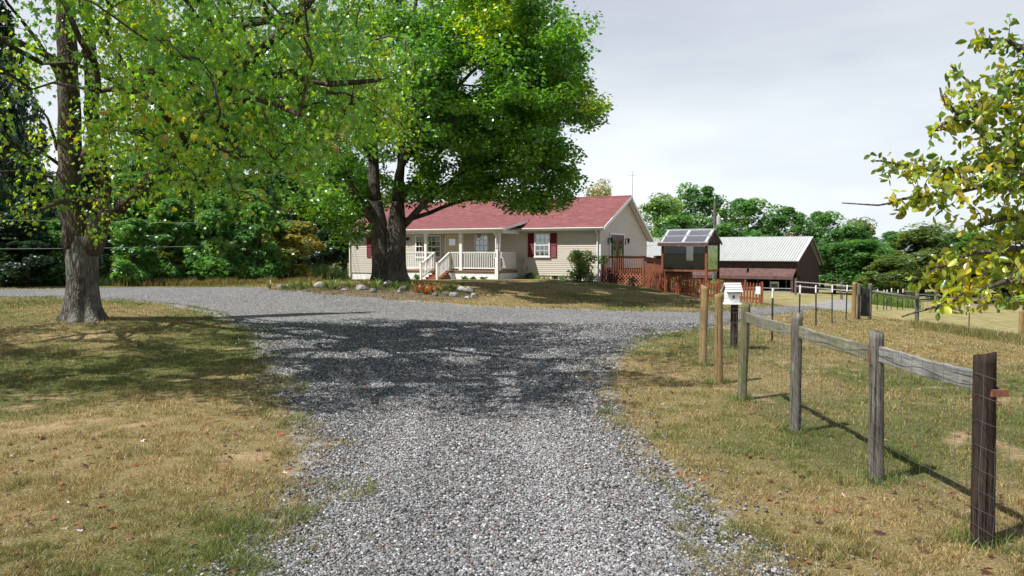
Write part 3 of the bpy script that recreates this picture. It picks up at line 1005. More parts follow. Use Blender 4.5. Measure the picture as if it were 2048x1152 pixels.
    p = c[k] + off
    prl = project(p); dl = inpoly(prl, poly); keep = (dl > -22) & (flecks(p, 0.95, 131) > 0.395)
    p, k, off = p[keep], k[keep], off[keep]; n = len(p)
    tip = np.stack([off[:, 0] * 0.8, off[:, 1] * 0.8, np.full(n, -0.55)], 1) + RNG.normal(0, 0.38, (n, 3))
    nrm = np.stack([off[:, 0], off[:, 1], np.full(n, 0.5)], 1) + RNG.normal(0, 0.45, (n, 3))
    size = RNG.uniform(0.06, 0.155, n) * RNG.uniform(0.8, 1.1, len(c))[k]
    cl = RNG.random(len(c))[k]
    low = smooth(6.0, 2.5, p[:, 2]) * 0.25
    col = palette(n, np.clip(cl + low, 0, 1), [(0.095, 0.26, 0.05), (0.165, 0.36, 0.052), (0.27, 0.43, 0.052), (0.38, 0.46, 0.055), (0.58, 0.50, 0.05), (0.36, 0.17, 0.06)], [32, 30, 22, 11, 4.5, 1.0])
    leaves('crown', p - base, tip, nrm, size, col, MAPLE, MAPLE_T, M['leaf'], root)
    # dead twigs with a few brown leaves on the left side
    return root


silver_maple()


# ---- the big maple in front of the house
def old_maple():
    base = onground(778, 561, 25, 45); base[2] -= 0.15
    D = base[1]
    root = thing('maple_tree', 'huge twin stemmed green maple with dark trunk in front of the house', 'tree', base)
    k = D / FPX
    flared_trunk('trunk', [(-.28, 0, -0.1), (-.26, 0, .5), (-.28, 0, 1.2), (-.36, 0, 2.0), (-.44, 0, 2.8), (-.58, 0, 3.6)], [.50, .46, .44, .40, .35, .31], M['bark_dark'], root, 0.75, 0.7, 4, 4, 40)
    flared_trunk('trunk', [(.32, -.1, -0.1), (.30, -.1, .5), (.30, -.1, 1.2), (.33, -.08, 2.0), (.36, -.05, 2.8), (.42, 0, 3.6)], [.52, .47, .45, .44, .38, .27], M['bark_dark'], root, 0.75, 0.7, 4, 7, 40)
    limbs = [[(x, y, z, r * 0.82) for x, y, z, r in loc_line(l, base)] for l in (
        [(752, 400, D, .31), (747, 330, D, .29), (745, 250, D, .27), (742, 150, D, .24), (735, 40, D, .19), (730, -90, D, .1)],
        [(796, 400, D, .26), (802, 330, D, .20), (806, 250, D, .17), (815, 140, D, .14), (830, 20, D, .10), (850, -120, D, .05)],
        [(752, 450, D, .24), (720, 405, D - .5, .20), (690, 350, D - 1, .17), (640, 300, D - 1.6, .14), (590, 250, D - 2.2, .10), (530, 190, D - 3, .06)],
        [(748, 430, D, .17), (700, 385, D + .6, .13), (650, 365, D + 1.2, .10), (600, 350, D + 2, .06)],
        [(808, 450, D, .20), (835, 422, D - .4, .17), (880, 380, D - 1, .15), (950, 335, D - 1.8, .12), (1030, 300, D - 2.4, .09), (1110, 270, D - 3, .05)],
        [(800, 400, D, .18), (840, 350, D + .6, .15), (890, 290, D + 1.2, .12), (960, 220, D + 1.8, .09), (1050, 160, D + 2.4, .05)],
        [(802, 330, D, .15), (860, 250, D - .6, .12), (920, 170, D - 1.2, .09), (1000, 90, D - 1.8, .05)],
        [(747, 330, D, .15), (715, 260, D - .8, .12), (690, 180, D - 1.6, .08), (650, 90, D - 2.4, .05)],
        [(812, 440, D, .14), (860, 425, D + .8, .11), (930, 400, D + 1.6, .09), (1010, 395, D + 2.2, .07), (1090, 385, D + 2.6, .04)],
        [(790, 400, D, .18), (800, 330, D - 1.5, .14), (830, 260, D - 3, .10), (870, 190, D - 4.2, .05)],
    )]
    poly = [(545, 300), (575, 420), (640, 440), (690, 485), (730, 500), (745, 455), (800, 440), (832, 428), (872, 425), (905, 432), (940, 408), (1000, 428), (1040, 445),
            (1110, 440), (1142, 425), (1170, 365), (1160, 330), (1150, 290), (1190, 272), (1232, 240), (1208, 175), (1180, 130), (1195, 70), (1185, 15), (1125, 0), (1095, -70),
            (950, -260), (700, -300), (500, -170), (470, 100)]
    c = np.concatenate([ell(600, (-2.6, D - 0.6, 9.6), (7.2, 6.0, 6.6)), ell(160, (-5.5, D - 0.5, 5.4), (5.4, 4.5, 2.6)), ell(500, (0.6, D - 0.6, 7.6), (4.8, 4.4, 5.0)), ell(170, (-0.6, D - 5.8, 9.0), (4.4, 2.8, 4.0))])
    pr = project(c); dd = inpoly(pr, poly)
    ok = dd > 24
    ok &= ~((np.abs(pr[:, 0] - 772) < 62) & (pr[:, 1] > 285) & (c[:, 1] < D + 0.6))
    gaps = np.array([(945, 160, 14), (905, 325, 4), (1130, 262, 6), (660, 165, 4)])
    for gx_, gy_, gr in gaps:
        ok &= np.hypot(pr[:, 0] - gx_, pr[:, 1] - gy_) > gr + 26
    c = c[ok]
    low = np.array([at(px, py, D + dd_) for px, py, dd_ in ((700, 445, -.6), (716, 466, .3), (690, 425, -.9), (735, 424, .9), (722, 402, -.4), (742, 388, .8), (676, 452, .2), (704, 412, .9), (655, 435, -.6), (728, 445, 1.1),
                    (775, 392, 1.0), (800, 372, -.9), (838, 402, .8), (850, 385, -.8), (770, 350, 1.0), (640, 410, .5), (620, 425, -.5), (815, 408, 1.2), (760, 372, 1.2), (690, 480, .6))])
    c = np.concatenate([c, low])
    lines = branch_graph(limbs, c - base, 0.013)
    wood_mesh('branch', lines, M['bark_dark'], root)
    n_per = RNG.integers(105, 180, len(c))
    k = np.repeat(np.arange(len(c)), n_per); n = len(k)
    rr = RNG.uniform(0.5, 1.05, len(c))[k]
    off = unit(RNG.normal(0, 1, (n, 3))) * (RNG.random((n, 1)) ** 0.42) * rr[:, None] * np.array([1.0, 1.0, 0.46])
    p = c[k] + off
    prl = project(p); keep = (inpoly(prl, poly) > -34) & (flecks(p, 0.7, 141) > 0.35)
    p, k, off = p[keep], k[keep], off[keep]; n = len(p)
    a = RNG.uniform(0, 6.28, n)
    tip = np.stack([np.cos(a) + off[:, 0], np.sin(a) + off[:, 1], -0.35 + RNG.normal(0, 0.3, n)], 1)
    nrm = np.stack([off[:, 0] * 0.7, off[:, 1] * 0.7, np.full(n, 0.8)], 1) + RNG.normal(0, 0.42, (n, 3))
    size = RNG.uniform(0.12, 0.19, n)
    cl = RNG.random(len(c)) * 0.85
    yel = project(c); yb = (np.hypot(yel[:, 0] - 985, (yel[:, 1] - 30) * 1.2) < 72) | (np.hypot(yel[:, 0] - 1180, yel[:, 1] - 195) < 25) | (np.hypot(yel[:, 0] - 790, yel[:, 1] - 245) < 38)
    cl = np.where(yb, 1.05, cl)[k]
    col = palette(n, np.clip(cl, 0, 1), [(0.052, 0.165, 0.026), (0.10, 0.25, 0.032), (0.17, 0.34, 0.036), (0.29, 0.43, 0.04), (0.55, 0.54, 0.035)], [34, 32, 20, 9, 4])
    leaves('crown', p - base, tip, nrm, size, col, STAR, STAR_T, M['leaf'], root)


old_maple()


# ---- the fruit tree whose boughs reach in from the right
def fruit_tree():
    base = np.array([4.25, 5.2, g1(4.25, 5.2)])
    root = thing('fruit_tree', 'small yellowing fruit tree reaching in over the right fence', 'tree', base)
    flared_trunk('trunk', [(0, 0, -0.05), (0.02, 0, .6), (-.03, 0, 1.2), (-.02, .02, 1.75)], [.12, .105, .10, .11], M['bark_twig'], root, 0.4, 0.4, 4, 3, 20)
    bl = [
        [(2265, 700, 5.2, .08), (2200, 560, 5.0, .06), (2120, 400, 4.8, .045), (2048, 300, 4.6, .03), (1980, 270, 4.5, .018), (1900, 215, 4.4, .010), (1880, 175, 4.4, .005)],
        [(2265, 690, 5.2, .08), (2210, 480, 5.1, .06), (2150, 300, 4.9, .045), (2090, 190, 4.8, .03), (2048, 100, 4.7, .018), (1990, 80, 4.7, .010), (1955, 75, 4.7, .005)],
        [(2120, 400, 4.8, .04), (2048, 320, 4.5, .025), (1950, 340, 4.4, .015), (1850, 338, 4.3, .010), (1790, 328, 4.3, .007), (1742, 322, 4.3, .004)],
        [(2200, 560, 5.0, .05), (2100, 440, 4.6, .03), (2048, 345, 4.4, .022), (1960, 372, 4.3, .014), (1880, 386, 4.2, .010), (1800, 400, 4.2, .007), (1755, 412, 4.2, .005), (1684, 406, 4.2, .003)],
        [(2255, 720, 5.2, .06), (2150, 590, 4.8, .035), (2048, 540, 4.4, .022), (2000, 515, 4.3, .016), (1950, 505, 4.2, .010), (1900, 530, 4.2, .007), (1860, 545, 4.2, .004)],
        [(2150, 590, 4.8, .03), (2070, 500, 4.5, .02), (1990, 505, 4.4, .013), (1935, 522, 4.4, .009), (1880, 550, 4.4, .006), (1820, 562, 4.4, .003)],
        [(2255, 730, 5.2, .05), (2130, 610, 4.5, .025), (2048, 560, 4.2, .018), (1960, 578, 4.0, .011), (1900, 602, 3.9, .008), (1850, 620, 3.9, .006), (1803, 634, 3.9, .003)],
        [(2090, 190, 4.8, .03), (2048, 180, 4.6, .02), (1960, 205, 4.5, .013), (1900, 240, 4.4, .008), (1870, 262, 4.4, .004)],
        [(2150, 300, 4.9, .035), (2060, 250, 4.6, .02), (1990, 205, 4.6, .012), (1930, 160, 4.6, .007), (1900, 130, 4.6, .004)],
        [(2120, 400, 4.8, .03), (2048, 430, 4.6, .02), (1990, 440, 4.5, .012), (1940, 460, 4.5, .006)],
        [(2210, 480, 5.1, .04), (2230, 250, 5.3, .03), (2200, 80, 5.2, .02), (2170, -60, 5.0, .01)],
        [(2400, 420, 5.6, .035), (2480, 330, 5.4, .02), (2560, 300, 5.2, .008)], [(2400, 420, 5.6, .035), (2420, 280, 6.0, .02), (2440, 150, 6.3, .008)], [(2330, 560, 4.6, .035), (2450, 520, 4.4, .02), (2540, 540, 4.3, .008)], [(2330, 560, 4.6, .03), (2290, 430, 4.3, .018), (2270, 300, 4.2, .008)],
        [(2230, 250, 5.3, .03), (2300, 150, 5.6, .018), (2350, 30, 5.8, .007)],
        [(2255, 640, 5.2, .06), (2400, 420, 5.6, .04), (2480, 250, 5.8, .02)],
        [(2265, 700, 5.2, .06), (2330, 560, 4.6, .04), (2350, 420, 4.0, .02)],
        [(2265, 700, 5.2, .06), (2220, 520, 5.8, .04), (2150, 380, 6.4, .025), (2080, 300, 6.8, .012)],
    ]
    limbs = [loc_line(l, base) for l in bl]
    nodes = []
    for l in limbs:
        a = np.array(l)
        for i in range(1, len(a) - 1):
            m = max(1, int(np.linalg.norm(a[i + 1, :3] - a[i, :3]) / 0.05))
            for t in np.linspace(0, 1, m, endpoint=False):
                q = a[i] * (1 - t) + a[i + 1] * t
                if q[3] < 0.036: nodes.append(tuple(q[:3]) + (q[3],))
    nodes = np.array(nodes)
    pr = project(nodes[:, :3] + base)
    bare = ((pr[:, 0] < 1765) & (pr[:, 1] > 380)) | ((pr[:, 1] > 606) & (RNG.random(len(pr)) < 0.6))
    nodes = nodes[~bare]
    # side spurs
    sp = []
    for q in nodes:
        for _ in range(5 if q[3] < 0.02 else 7):
            if RNG.random() < 0.8:
                sp.append(q[:3] + unit(RNG.normal(0, 1, 3) * np.array([1, 1, .8])) * RNG.uniform(0.03, 0.09 if q[3] < 0.010 else 0.20))
    sp = np.array(sp)
    prs = project(sp + base)
    allow = [(1730, 290), (1825, 305), (1850, 260), (1850, 190), (1885, 130), (1935, 60), (2048, 35), (2900, -200), (2900, 640), (2048, 590), (1985, 588), (1890, 612), (1812, 640), (1815, 555), (1870, 520), (1905, 490), (1880, 425), (1800, 420), (1765, 415), (1800, 385), (1850, 372), (1820, 352), (1740, 345)]
    sp = sp[inpoly(prs, allow) > -22]
    lines = branch_graph(limbs, sp, 0.0022, jitter=0.1, step=0.15, wig=0.004)
    wood_mesh('branch', lines, M['bark_twig'], root)
    k = np.repeat(np.arange(len(sp)), RNG.integers(3, 7, len(sp))); n = len(k)
    p = sp[k] + RNG.normal(0, 0.022, (n, 3))
    tip = np.stack([RNG.normal(0, 0.6, n), RNG.normal(0, 0.6, n), -0.55 + RNG.normal(0, 0.45, n)], 1)
    nrm = RNG.normal(0, 0.8, (n, 3)) + np.array([0, 0, 0.4])
    size = RNG.uniform(0.038, 0.068, n)
    h = smooth(3.6, 1.8, p[:, 2] + base[2])
    cl = np.clip(RNG.random(len(sp))[k] * 0.7 + 0.30 * h, 0, 1)
    col = palette(n, cl, [(0.075, 0.17, 0.03), (0.16, 0.26, 0.036), (0.33, 0.39, 0.045), (0.40, 0.38, 0.04), (0.56, 0.46, 0.04), (0.26, 0.12, 0.04)], [22, 24, 22, 18, 10, 3])
    leaves('crown', p, tip, nrm, size, col, OVAL, OVAL_T, M['leaf'], root, 0.65)


fruit_tree()


# ---- woods: a few tree meshes, each tree then its own object with trunk and crown
def wood_variant(seed, lobes, rad, hgt, base_h, cols, weights, leaf, per, squash=0.8, spread=1.0):
    """crown of leafy lobes on a trunk; about hgt tall and 2*rad wide"""
    rs = np.random.default_rng(seed)
    cen = []
    for i in range(lobes):
        u = rs.random()
        z = base_h + (hgt - base_h) * (0.12 + 0.76 * u)
        env = rad * (1 - abs(u - 0.42) ** 1.6 * 1.25) * spread
        a = rs.uniform(0, 6.28); r = env * math.sqrt(rs.random()) * 0.72
        cen.append((r * math.cos(a), r * math.sin(a), z, rad * (0.13 + 0.32 * rs.random() ** 1.3)))
    cen = np.array(cen)
    k = np.repeat(np.arange(lobes), per); n = len(k)
    d = unit(rs.normal(0, 1, (n, 3)) + np.array([0, 0, 0.25]))
    r = cen[k, 3] * (1.02 - 0.35 * rs.random(n) ** 2)
    bmp = 1 + 0.28 * (fbm(d[:, 0] * 3 + k * 3.1, d[:, 1] * 3 + d[:, 2] * 2.3, seed, 3) - 0.5) * 2
    p = cen[k, :3] + d * (r * bmp)[:, None] * np.array([1, 1, squash])
    p = p[p[:, 2] > base_h * 0.6] if base_h > 0.5 else np.where(p[:, 2:3] < 0.05, np.array([[0, 0, 0.1]]) + p * np.array([[1, 1, 0]]), p)
    n2 = len(p)
    kk = k[:n2]
    a = rs.uniform(0, 6.28, n2)
    tip = np.stack([np.cos(a), np.sin(a), rs.normal(-0.3, 0.4, n2)], 1)
    nrm = unit(p - np.array([0, 0, (base_h + hgt) / 2])) * 0.8 + np.array([0, 0, 0.6]) + rs.normal(0, 0.5, (n2, 3))
    cl = rs.random(lobes)[kk]
    cols = np.array(cols); w = np.cumsum(weights) / np.sum(weights)
    u = np.clip(0.55 * cl + 0.45 * rs.random(n2), 0, .9999)
    col = np.clip(cols[np.searchsorted(w, u)] * (1 + rs.normal(0, 0.2, (n2, 1))), 0.004, 0.8)
    sz = leaf * rs.uniform(0.7, 1.3, n2)
    trunk_lines = [(np.array([(0, 0, -0.4), (0.05, 0, hgt * 0.25), (0, .1, hgt * 0.6)]), np.array([rad * 0.07, rad * 0.055, rad * 0.025]))]
    for c in cen[:10]:
        z0 = min(c[2] * 0.55, hgt * 0.5)
        trunk_lines.append((np.array([(0, 0, z0), (c[0] * .5, c[1] * .5, (z0 + c[2]) / 2 + .1), (c[0], c[1], c[2])]), np.array([rad * .03, rad * .02, rad * .008])))
    return p, tip, nrm, sz, col, trunk_lines


GREEN = [(0.046, 0.125, 0.036), (0.073, 0.194, 0.046), (0.125, 0.273, 0.055), (0.227, 0.352, 0.068)]
OLIVE = [(0.064, 0.116, 0.034), (0.116, 0.181, 0.046), (0.181, 0.245, 0.06), (0.276, 0.297, 0.075)]
BRIGHT = [(0.067, 0.163, 0.035), (0.134, 0.259, 0.042), (0.25, 0.365, 0.054), (0.422, 0.461, 0.067)]
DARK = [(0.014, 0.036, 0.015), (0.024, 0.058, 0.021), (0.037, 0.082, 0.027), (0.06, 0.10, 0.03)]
PALE = [(0.161, 0.184, 0.069), (0.253, 0.265, 0.103), (0.368, 0.356, 0.149), (0.46, 0.414, 0.184)]
YELL = [(0.108, 0.139, 0.031), (0.216, 0.231, 0.046), (0.37, 0.339, 0.062), (0.524, 0.431, 0.077)]
BROWN = [(0.12, 0.06, 0.036), (0.192, 0.096, 0.054), (0.264, 0.144, 0.072), (0.12, 0.12, 0.048)]
WTS = [30, 34, 24, 12]
PROTO = {}


def proto_tree(kind, seed, **kw):
    p, tip, nrm, sz, col, tl = wood_variant(seed, **kw)
    root = thing('woodland_tree', 'x', 'tree')
    mb = MB()
    for a, r in tl: mb.tube(a, list(r), 6)
    mb.build('trunk', M['bark_dark'], root, True)
    leaves('crown', p, tip, nrm, sz, col, SPRIG, SPRIG_T, M['leaf'], root, 0.2)
    PROTO[kind] = [root, False]


def plant_tree(kind, px, top, wpx, d, name, label, cat, group, rot=None, sink=0.3, unit_r=3.0, unit_h=9.0):
    src, usedp = PROTO[kind]
    o = copy_tree(src) if usedp else src
    PROTO[kind][1] = True
    o.name = name
    b = gpt(px, d)
    h = CAMZ + (HOR - top) * d / FPX - b[2]
    s = wpx / 2 * d / FPX / unit_r
    o.location = (float(b[0]), float(b[1]), float(b[2]) - sink * 0.2)
    o.scale = (s, s, h / unit_h)
    o.rotation_euler = (0, 0, random.uniform(0, 6.28) if rot is None else rot)
    o['label'] = label; o['category'] = cat
    if group: o['group'] = group
    return o


big = dict(lobes=38, rad=3.0, hgt=9.0, base_h=1.2, weights=WTS, leaf=0.25, per=260)
proto_tree('green', 1, cols=GREEN, **big)
proto_tree('green2', 2, cols=GREEN, **{**big, 'lobes': 44, 'base_h': 0.4})
proto_tree('olive', 3, cols=OLIVE, **{**big, 'base_h': 0.3})
proto_tree('bright', 4, cols=BRIGHT, **{**big, 'base_h': 0.3})
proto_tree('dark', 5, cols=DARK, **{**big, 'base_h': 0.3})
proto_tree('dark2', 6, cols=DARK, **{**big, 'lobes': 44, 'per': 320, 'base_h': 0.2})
proto_tree('pale', 7, cols=PALE, **{**big, 'leaf': 0.2})
proto_tree('brown', 8, cols=BROWN, **{**big, 'lobes': 14, 'per': 160})
sh = dict(lobes=34, rad=3.0, hgt=9.0, base_h=0.0, weights=WTS, leaf=0.30, per=330)
proto_tree('shrub', 11, cols=[(0.06, 0.18, 0.045), (0.11, 0.27, 0.06), (0.18, 0.34, 0.065), (0.30, 0.42, 0.08)], **sh)
proto_tree('shrub_y', 12, cols=YELL, **{**sh, 'per': 200})
proto_tree('shrub_d', 13, cols=DARK, **sh)

RW = 'woods beyond the barn and pasture'
for a in [
    ('pale', 1195, 358, 96, 92, 'woodland_tree', 'pale yellowing tree showing above the red roof right end'),
    ('bright', 1318, 376, 130, 88, 'woodland_tree', 'bright yellow green tree between house gable and utility pole'),
    ('green', 1400, 358, 150, 96, 'woodland_tree', 'tallest green tree right behind the utility pole'),
    ('green2', 1492, 382, 150, 98, 'woodland_tree', 'broad green tree above the middle of the white barn roof'),
    ('green', 1572, 402, 130, 100, 'woodland_tree', 'dense dark green tree above the right part of the barn roof'),
    ('brown', 1578, 452, 44, 90, 'woodland_tree', 'small rust brown tree just over the barn roof ridge'),
    ('green2', 1645, 410, 120, 104, 'woodland_tree', 'rounded green tree behind the right gable of the barn'),
    ('olive', 1722, 428, 100, 98, 'woodland_tree', 'thin topped tree standing highest right of the barn'),
    ('green', 1668, 478, 150, 86, 'woodland_tree', 'lower leafy green tree touching the barn gable on its right'),
    ('green2', 1735, 470, 130, 84, 'woodland_tree', 'mid green tree behind the small dark gate'),
    ('olive', 1845, 440, 180, 88, 'woodland_tree', 'wide olive domed tree over the far pasture fence'),
    ('olive', 1780, 505, 130, 78, 'woodland_tree', 'low olive green tree just behind the log rail'),
    ('green', 1960, 462, 160, 90, 'woodland_tree', 'green tree partly behind the yellow fruit branches'),
    ('olive', 2060, 430, 190, 88, 'woodland_tree', 'olive tree at the far right end of the tree line'),
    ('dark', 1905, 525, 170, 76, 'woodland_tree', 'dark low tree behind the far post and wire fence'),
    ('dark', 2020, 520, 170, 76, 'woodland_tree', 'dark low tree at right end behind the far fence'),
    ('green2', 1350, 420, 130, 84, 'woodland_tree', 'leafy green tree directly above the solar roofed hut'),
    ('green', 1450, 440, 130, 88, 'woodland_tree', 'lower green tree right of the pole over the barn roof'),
    ('dark', 1600, 455, 150, 108, 'woodland_tree', 'dark tree filling the gap behind the barn'),
    ('dark', 1750, 520, 160, 92, 'woodland_tree', 'dark tree filling the gap behind the gate'),
    ('green', 1695, 440, 130, 94, 'woodland_tree', 'green tree filling the gap between barn gable and gate'),
    ('green2', 1795, 452, 140, 93, 'woodland_tree', 'green tree behind the log rail, taller than the olive one before it'),
    ('green2', 1915, 452, 150, 94, 'woodland_tree', 'green tree behind the yellow leaves over the far fence'),
    ('olive', 930, 370, 150, 78, 'woodland_tree', 'olive tree behind the house seen under the maple crown'),
    ('green', 1060, 385, 150, 80, 'woodland_tree', 'green tree behind the middle of the red roof'),
    ('olive', 800, 360, 160, 74, 'woodland_tree', 'olive tree behind the left half of the red roof'),
]:
    plant_tree(*a, 'tree', RW)
LW = 'woods to the left of the house'
for a in [
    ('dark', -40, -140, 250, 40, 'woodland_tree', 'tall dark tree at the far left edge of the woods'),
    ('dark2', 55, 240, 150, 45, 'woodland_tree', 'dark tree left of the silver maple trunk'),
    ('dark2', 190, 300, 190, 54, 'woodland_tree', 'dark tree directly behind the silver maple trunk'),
    ('green', 330, 180, 210, 56, 'woodland_tree', 'tall green tree behind the lower silver maple leaves'),
    ('green', 470, 210, 210, 58, 'woodland_tree', 'green tree between the two big maples'),
    ('green2', 585, 240, 190, 64, 'woodland_tree', 'green tree behind the upper power line nearest the house'),
    ('green2', 690, 290, 170, 68, 'woodland_tree', 'green tree behind the left limbs of the big maple'),
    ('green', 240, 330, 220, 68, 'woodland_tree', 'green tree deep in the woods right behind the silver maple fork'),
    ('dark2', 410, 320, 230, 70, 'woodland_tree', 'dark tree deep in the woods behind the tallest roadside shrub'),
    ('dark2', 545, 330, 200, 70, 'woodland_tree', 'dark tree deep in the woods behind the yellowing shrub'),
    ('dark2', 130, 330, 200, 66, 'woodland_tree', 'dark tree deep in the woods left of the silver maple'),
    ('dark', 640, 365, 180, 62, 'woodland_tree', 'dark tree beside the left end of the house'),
    ('green2', 480, 360, 190, 50, 'woodland_tree', 'green tree above the middle of the roadside growth'),
    ('green2', 285, 330, 180, 49, 'woodland_tree', 'green tree just right of the silver maple trunk'),
]:
    plant_tree(*a, 'tree', LW)
for a in [
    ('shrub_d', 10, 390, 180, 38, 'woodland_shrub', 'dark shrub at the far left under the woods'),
    ('shrub', 105, 425, 120, 40, 'woodland_shrub', 'green shrub just left of the silver maple trunk'),
    ('shrub', 262, 425, 130, 40, 'woodland_shrub', 'bright green shrub just right of the silver maple trunk'),
    ('shrub', 340, 385, 150, 43, 'woodland_shrub', 'bright green shrub under the silver maple hanging leaves'),
    ('shrub', 430, 372, 150, 43.5, 'woodland_shrub', 'tallest leafy shrub in the middle of the roadside growth'),
    ('shrub', 520, 392, 130, 44, 'woodland_shrub', 'green shrub left of the yellowing one'),
    ('shrub_y', 588, 425, 150, 45.5, 'woodland_shrub', 'thin yellowing shrub beside the dark one by the house'),
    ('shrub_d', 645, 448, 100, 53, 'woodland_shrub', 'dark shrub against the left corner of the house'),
    ('shrub_y', 325, 490, 130, 43, 'woodland_shrub', 'low yellow green shrub in front of the taller growth'),
    ('shrub_d', -70, 400, 160, 37, 'woodland_shrub', 'dark shrub cut by the left edge of the picture'),
    ('shrub_d', 55, 470, 130, 37, 'woodland_shrub', 'low dark shrub beside the left end of the drive'),
    ('shrub_d', 185, 440, 120, 41, 'woodland_shrub', 'dark shrub hidden behind the silver maple trunk'),
]:
    plant_tree(*a, 'shrub', 'roadside shrubs left of the house')

# ------------------------------------------------------------------ the house
HZ = 0.55
HTH = R(27)
HX, HY = 4.903, 43.0
HL = -17.42
house = thing('house', 'long beige ranch house with red shingle roof and white front porch', 'house', (HX, HY, HZ), -HTH)


def front_slope(v): return 3.02 + 0.425 * (v + 0.35)


RIDGE_V = 4.3
RIDGE_Z = front_slope(RIDGE_V)
REAR_V, REAR_Z = 8.9, 2.42


def laps(mb, x0, x1, z0, z1, y, dy, lap=0.118, axis='x', top=None):
    """overlapping clapboards facing -y (axis x) or +x (axis y)"""
    z = z0; i = 0
    while z < z1 - 0.01:
        zt = min(z + lap, z1)
        if axis == 'x':
            mb.prism([(y, z), (y - dy, z), (y - 0.004, zt), (y, zt)], 'x', x0, x1)
        else:
            a, b = x0, x1
            if top is not None:
                a, b = top(zt)
                if b - a < 0.1: break
            mb.prism([(y, z), (y + dy, z), (y + 0.004, zt), (y, zt)], 'y', a, b) if False else \
                mb.v.extend([(y, a, z), (y + dy, a, z), (y + 0.004, a, zt), (y, a, zt), (y, b, z), (y + dy, b, z), (y + 0.004, b, zt), (y, b, zt)]) or \
                mb.f.extend([tuple(len(mb.v) - 8 + j for j in f) for f in ((3, 2, 1, 0), (4, 5, 6, 7), (0, 1, 5, 4), (1, 2, 6, 5), (2, 3, 7, 6), (3, 0, 4, 7))])
        z = zt; i += 1


mb = MB()
mb.box(HL, 0, 0, 8.5, 0.26, 2.86)
gz_top = lambda v: min(front_slope(v), REAR_Z + (REAR_V - v) * (RIDGE_Z - REAR_Z) / (REAR_V - RIDGE_V)) - 0.14
for xx in (HL + 0.0, -0.12):
    mb.prism([(0.0, 2.86), (8.5, 2.55), (8.5, gz_top(8.5)), (RIDGE_V, gz_top(RIDGE_V)), (0.0, gz_top(0.0))], 'x', xx, xx + 0.12)
laps(mb, HL, 0, 0.28, 2.86, 0.0, 0.022)


def gable_span(zt):
    if zt <= gz_top(8.5): return 0.0, 8.5
    sa = 0.425; sb = (RIDGE_Z - REAR_Z) / (REAR_V - RIDGE_V)
    a = RIDGE_V - (gz_top(RIDGE_V) - zt) / sa; b = RIDGE_V + (gz_top(RIDGE_V) - zt) / sb
    return max(0.0, a), min(8.5, b)


laps(mb, 0, 8.5, 0.28, gz_top(RIDGE_V), 0.0, 0.022, axis='y', top=gable_span)
mb.build('wall', M['siding'], house)
for xc, ya, yb, zc in ((0.0, -0.03, 0.05, 2.84), (HL, -0.03, 0.05, 2.84), (0.0, 8.45, 8.53, 2.4)):
    mb = MB(); mb.box(xc - 0.05, xc + 0.03, ya, yb, 0.27, zc); mb.build('corner_trim', M['white'], house)
mb = MB(); mb.box(HL + 0.03, -0.03, 0.03, 8.47, -0.9, 0.27)
fo = mb.build('foundation', M['whitewash'], house)
mb = MB(); mb.box(-2.95, -2.58, 0.0, 0.028, 0.10, 0.25)
for k in range(4): mb.box(-2.93, -2.60, -0.012, -0.001, 0.115 + k * 0.034, 0.128 + k * 0.034)
mb.build('foundation_vent', M['dark'], fo)

# roof
mb = MB()
OV = 0.42
TH = 0.09
x0, x1 = HL - OV, OV - 0.05
fz0 = front_slope(-0.38)
mb.prism([(-0.38, fz0), (RIDGE_V, RIDGE_Z), (RIDGE_V, RIDGE_Z - TH), (-0.38, fz0 - TH)], 'x', x0, x1)
mb.prism([(RIDGE_V, RIDGE_Z), (REAR_V, REAR_Z), (REAR_V, REAR_Z - TH), (RIDGE_V, RIDGE_Z - TH)], 'x', x0, x1)
rf = mb.build('roof', M['shingle'], house)
mb = MB()
mb.prism([(RIDGE_V - 0.16, RIDGE_Z - 0.05), (RIDGE_V, RIDGE_Z + 0.035), (RIDGE_V + 0.16, RIDGE_Z - 0.08), (RIDGE_V, RIDGE_Z - 0.0)], 'x', x0 + 0.01, x1 - 0.01)
mb.build('ridge_cap', M['shingle'], rf)
# rake boards and soffits
for xx in (x1 - 0.02, x0 - 0.02):
    mb = MB(); mb.prism([(-0.42, fz0 - 0.012), (RIDGE_V, RIDGE_Z - 0.012), (REAR_V + 0.04, REAR_Z - 0.012), (REAR_V + 0.04, REAR_Z - 0.20), (RIDGE_V, RIDGE_Z - 0.22), (-0.42, fz0 - 0.20)], 'x', xx, xx + 0.035)
    mb.build('rake_board', M['white'], house)
mb = MB()
mb.prism([(-0.35, fz0 - 0.13), (RIDGE_V, RIDGE_Z - 0.13), (REAR_V, REAR_Z - 0.13), (REAR_V, REAR_Z - 0.15), (RIDGE_V, RIDGE_Z - 0.15), (-0.35, fz0 - 0.15)], 'x', 0.024, x1 - 0.022)
mb.build('gable_soffit', M['white'], house)
mb = MB()
mb.box(x0 + 0.02, x1 - 0.03, -0.37, 0.0, fz0 - 0.17, fz0 - 0.15)
mb.box(x0 + 0.02, x1 - 0.03, -0.40, -0.375, fz0 - 0.19, fz0 - 0.02)
mb.build('eave_trim', M['white'], house)


def gutter(xa, xb, y, z, parent):
    m = MB(); m.prism([(y, z), (y - 0.11, z), (y - 0.12, z - 0.03), (y - 0.08, z - 0.11), (y, z - 0.11)], 'x', xa, xb)
    return m.build('gutter', M['white'], parent)


def downspout(x, y, z, parent, y2, x2=None):
    x2 = x if x2 is None else x2
    m = MB(); m.bar((x, y, z), (x2, y2, z - 0.32), 0.075, 0.055, (1, 0, 0)); m.bar((x2, y2, z - 0.30), (x2, y2, -0.02), 0.06, 0.075, (0, 1, 0))
    return m.build('downspout', M['white'], parent)


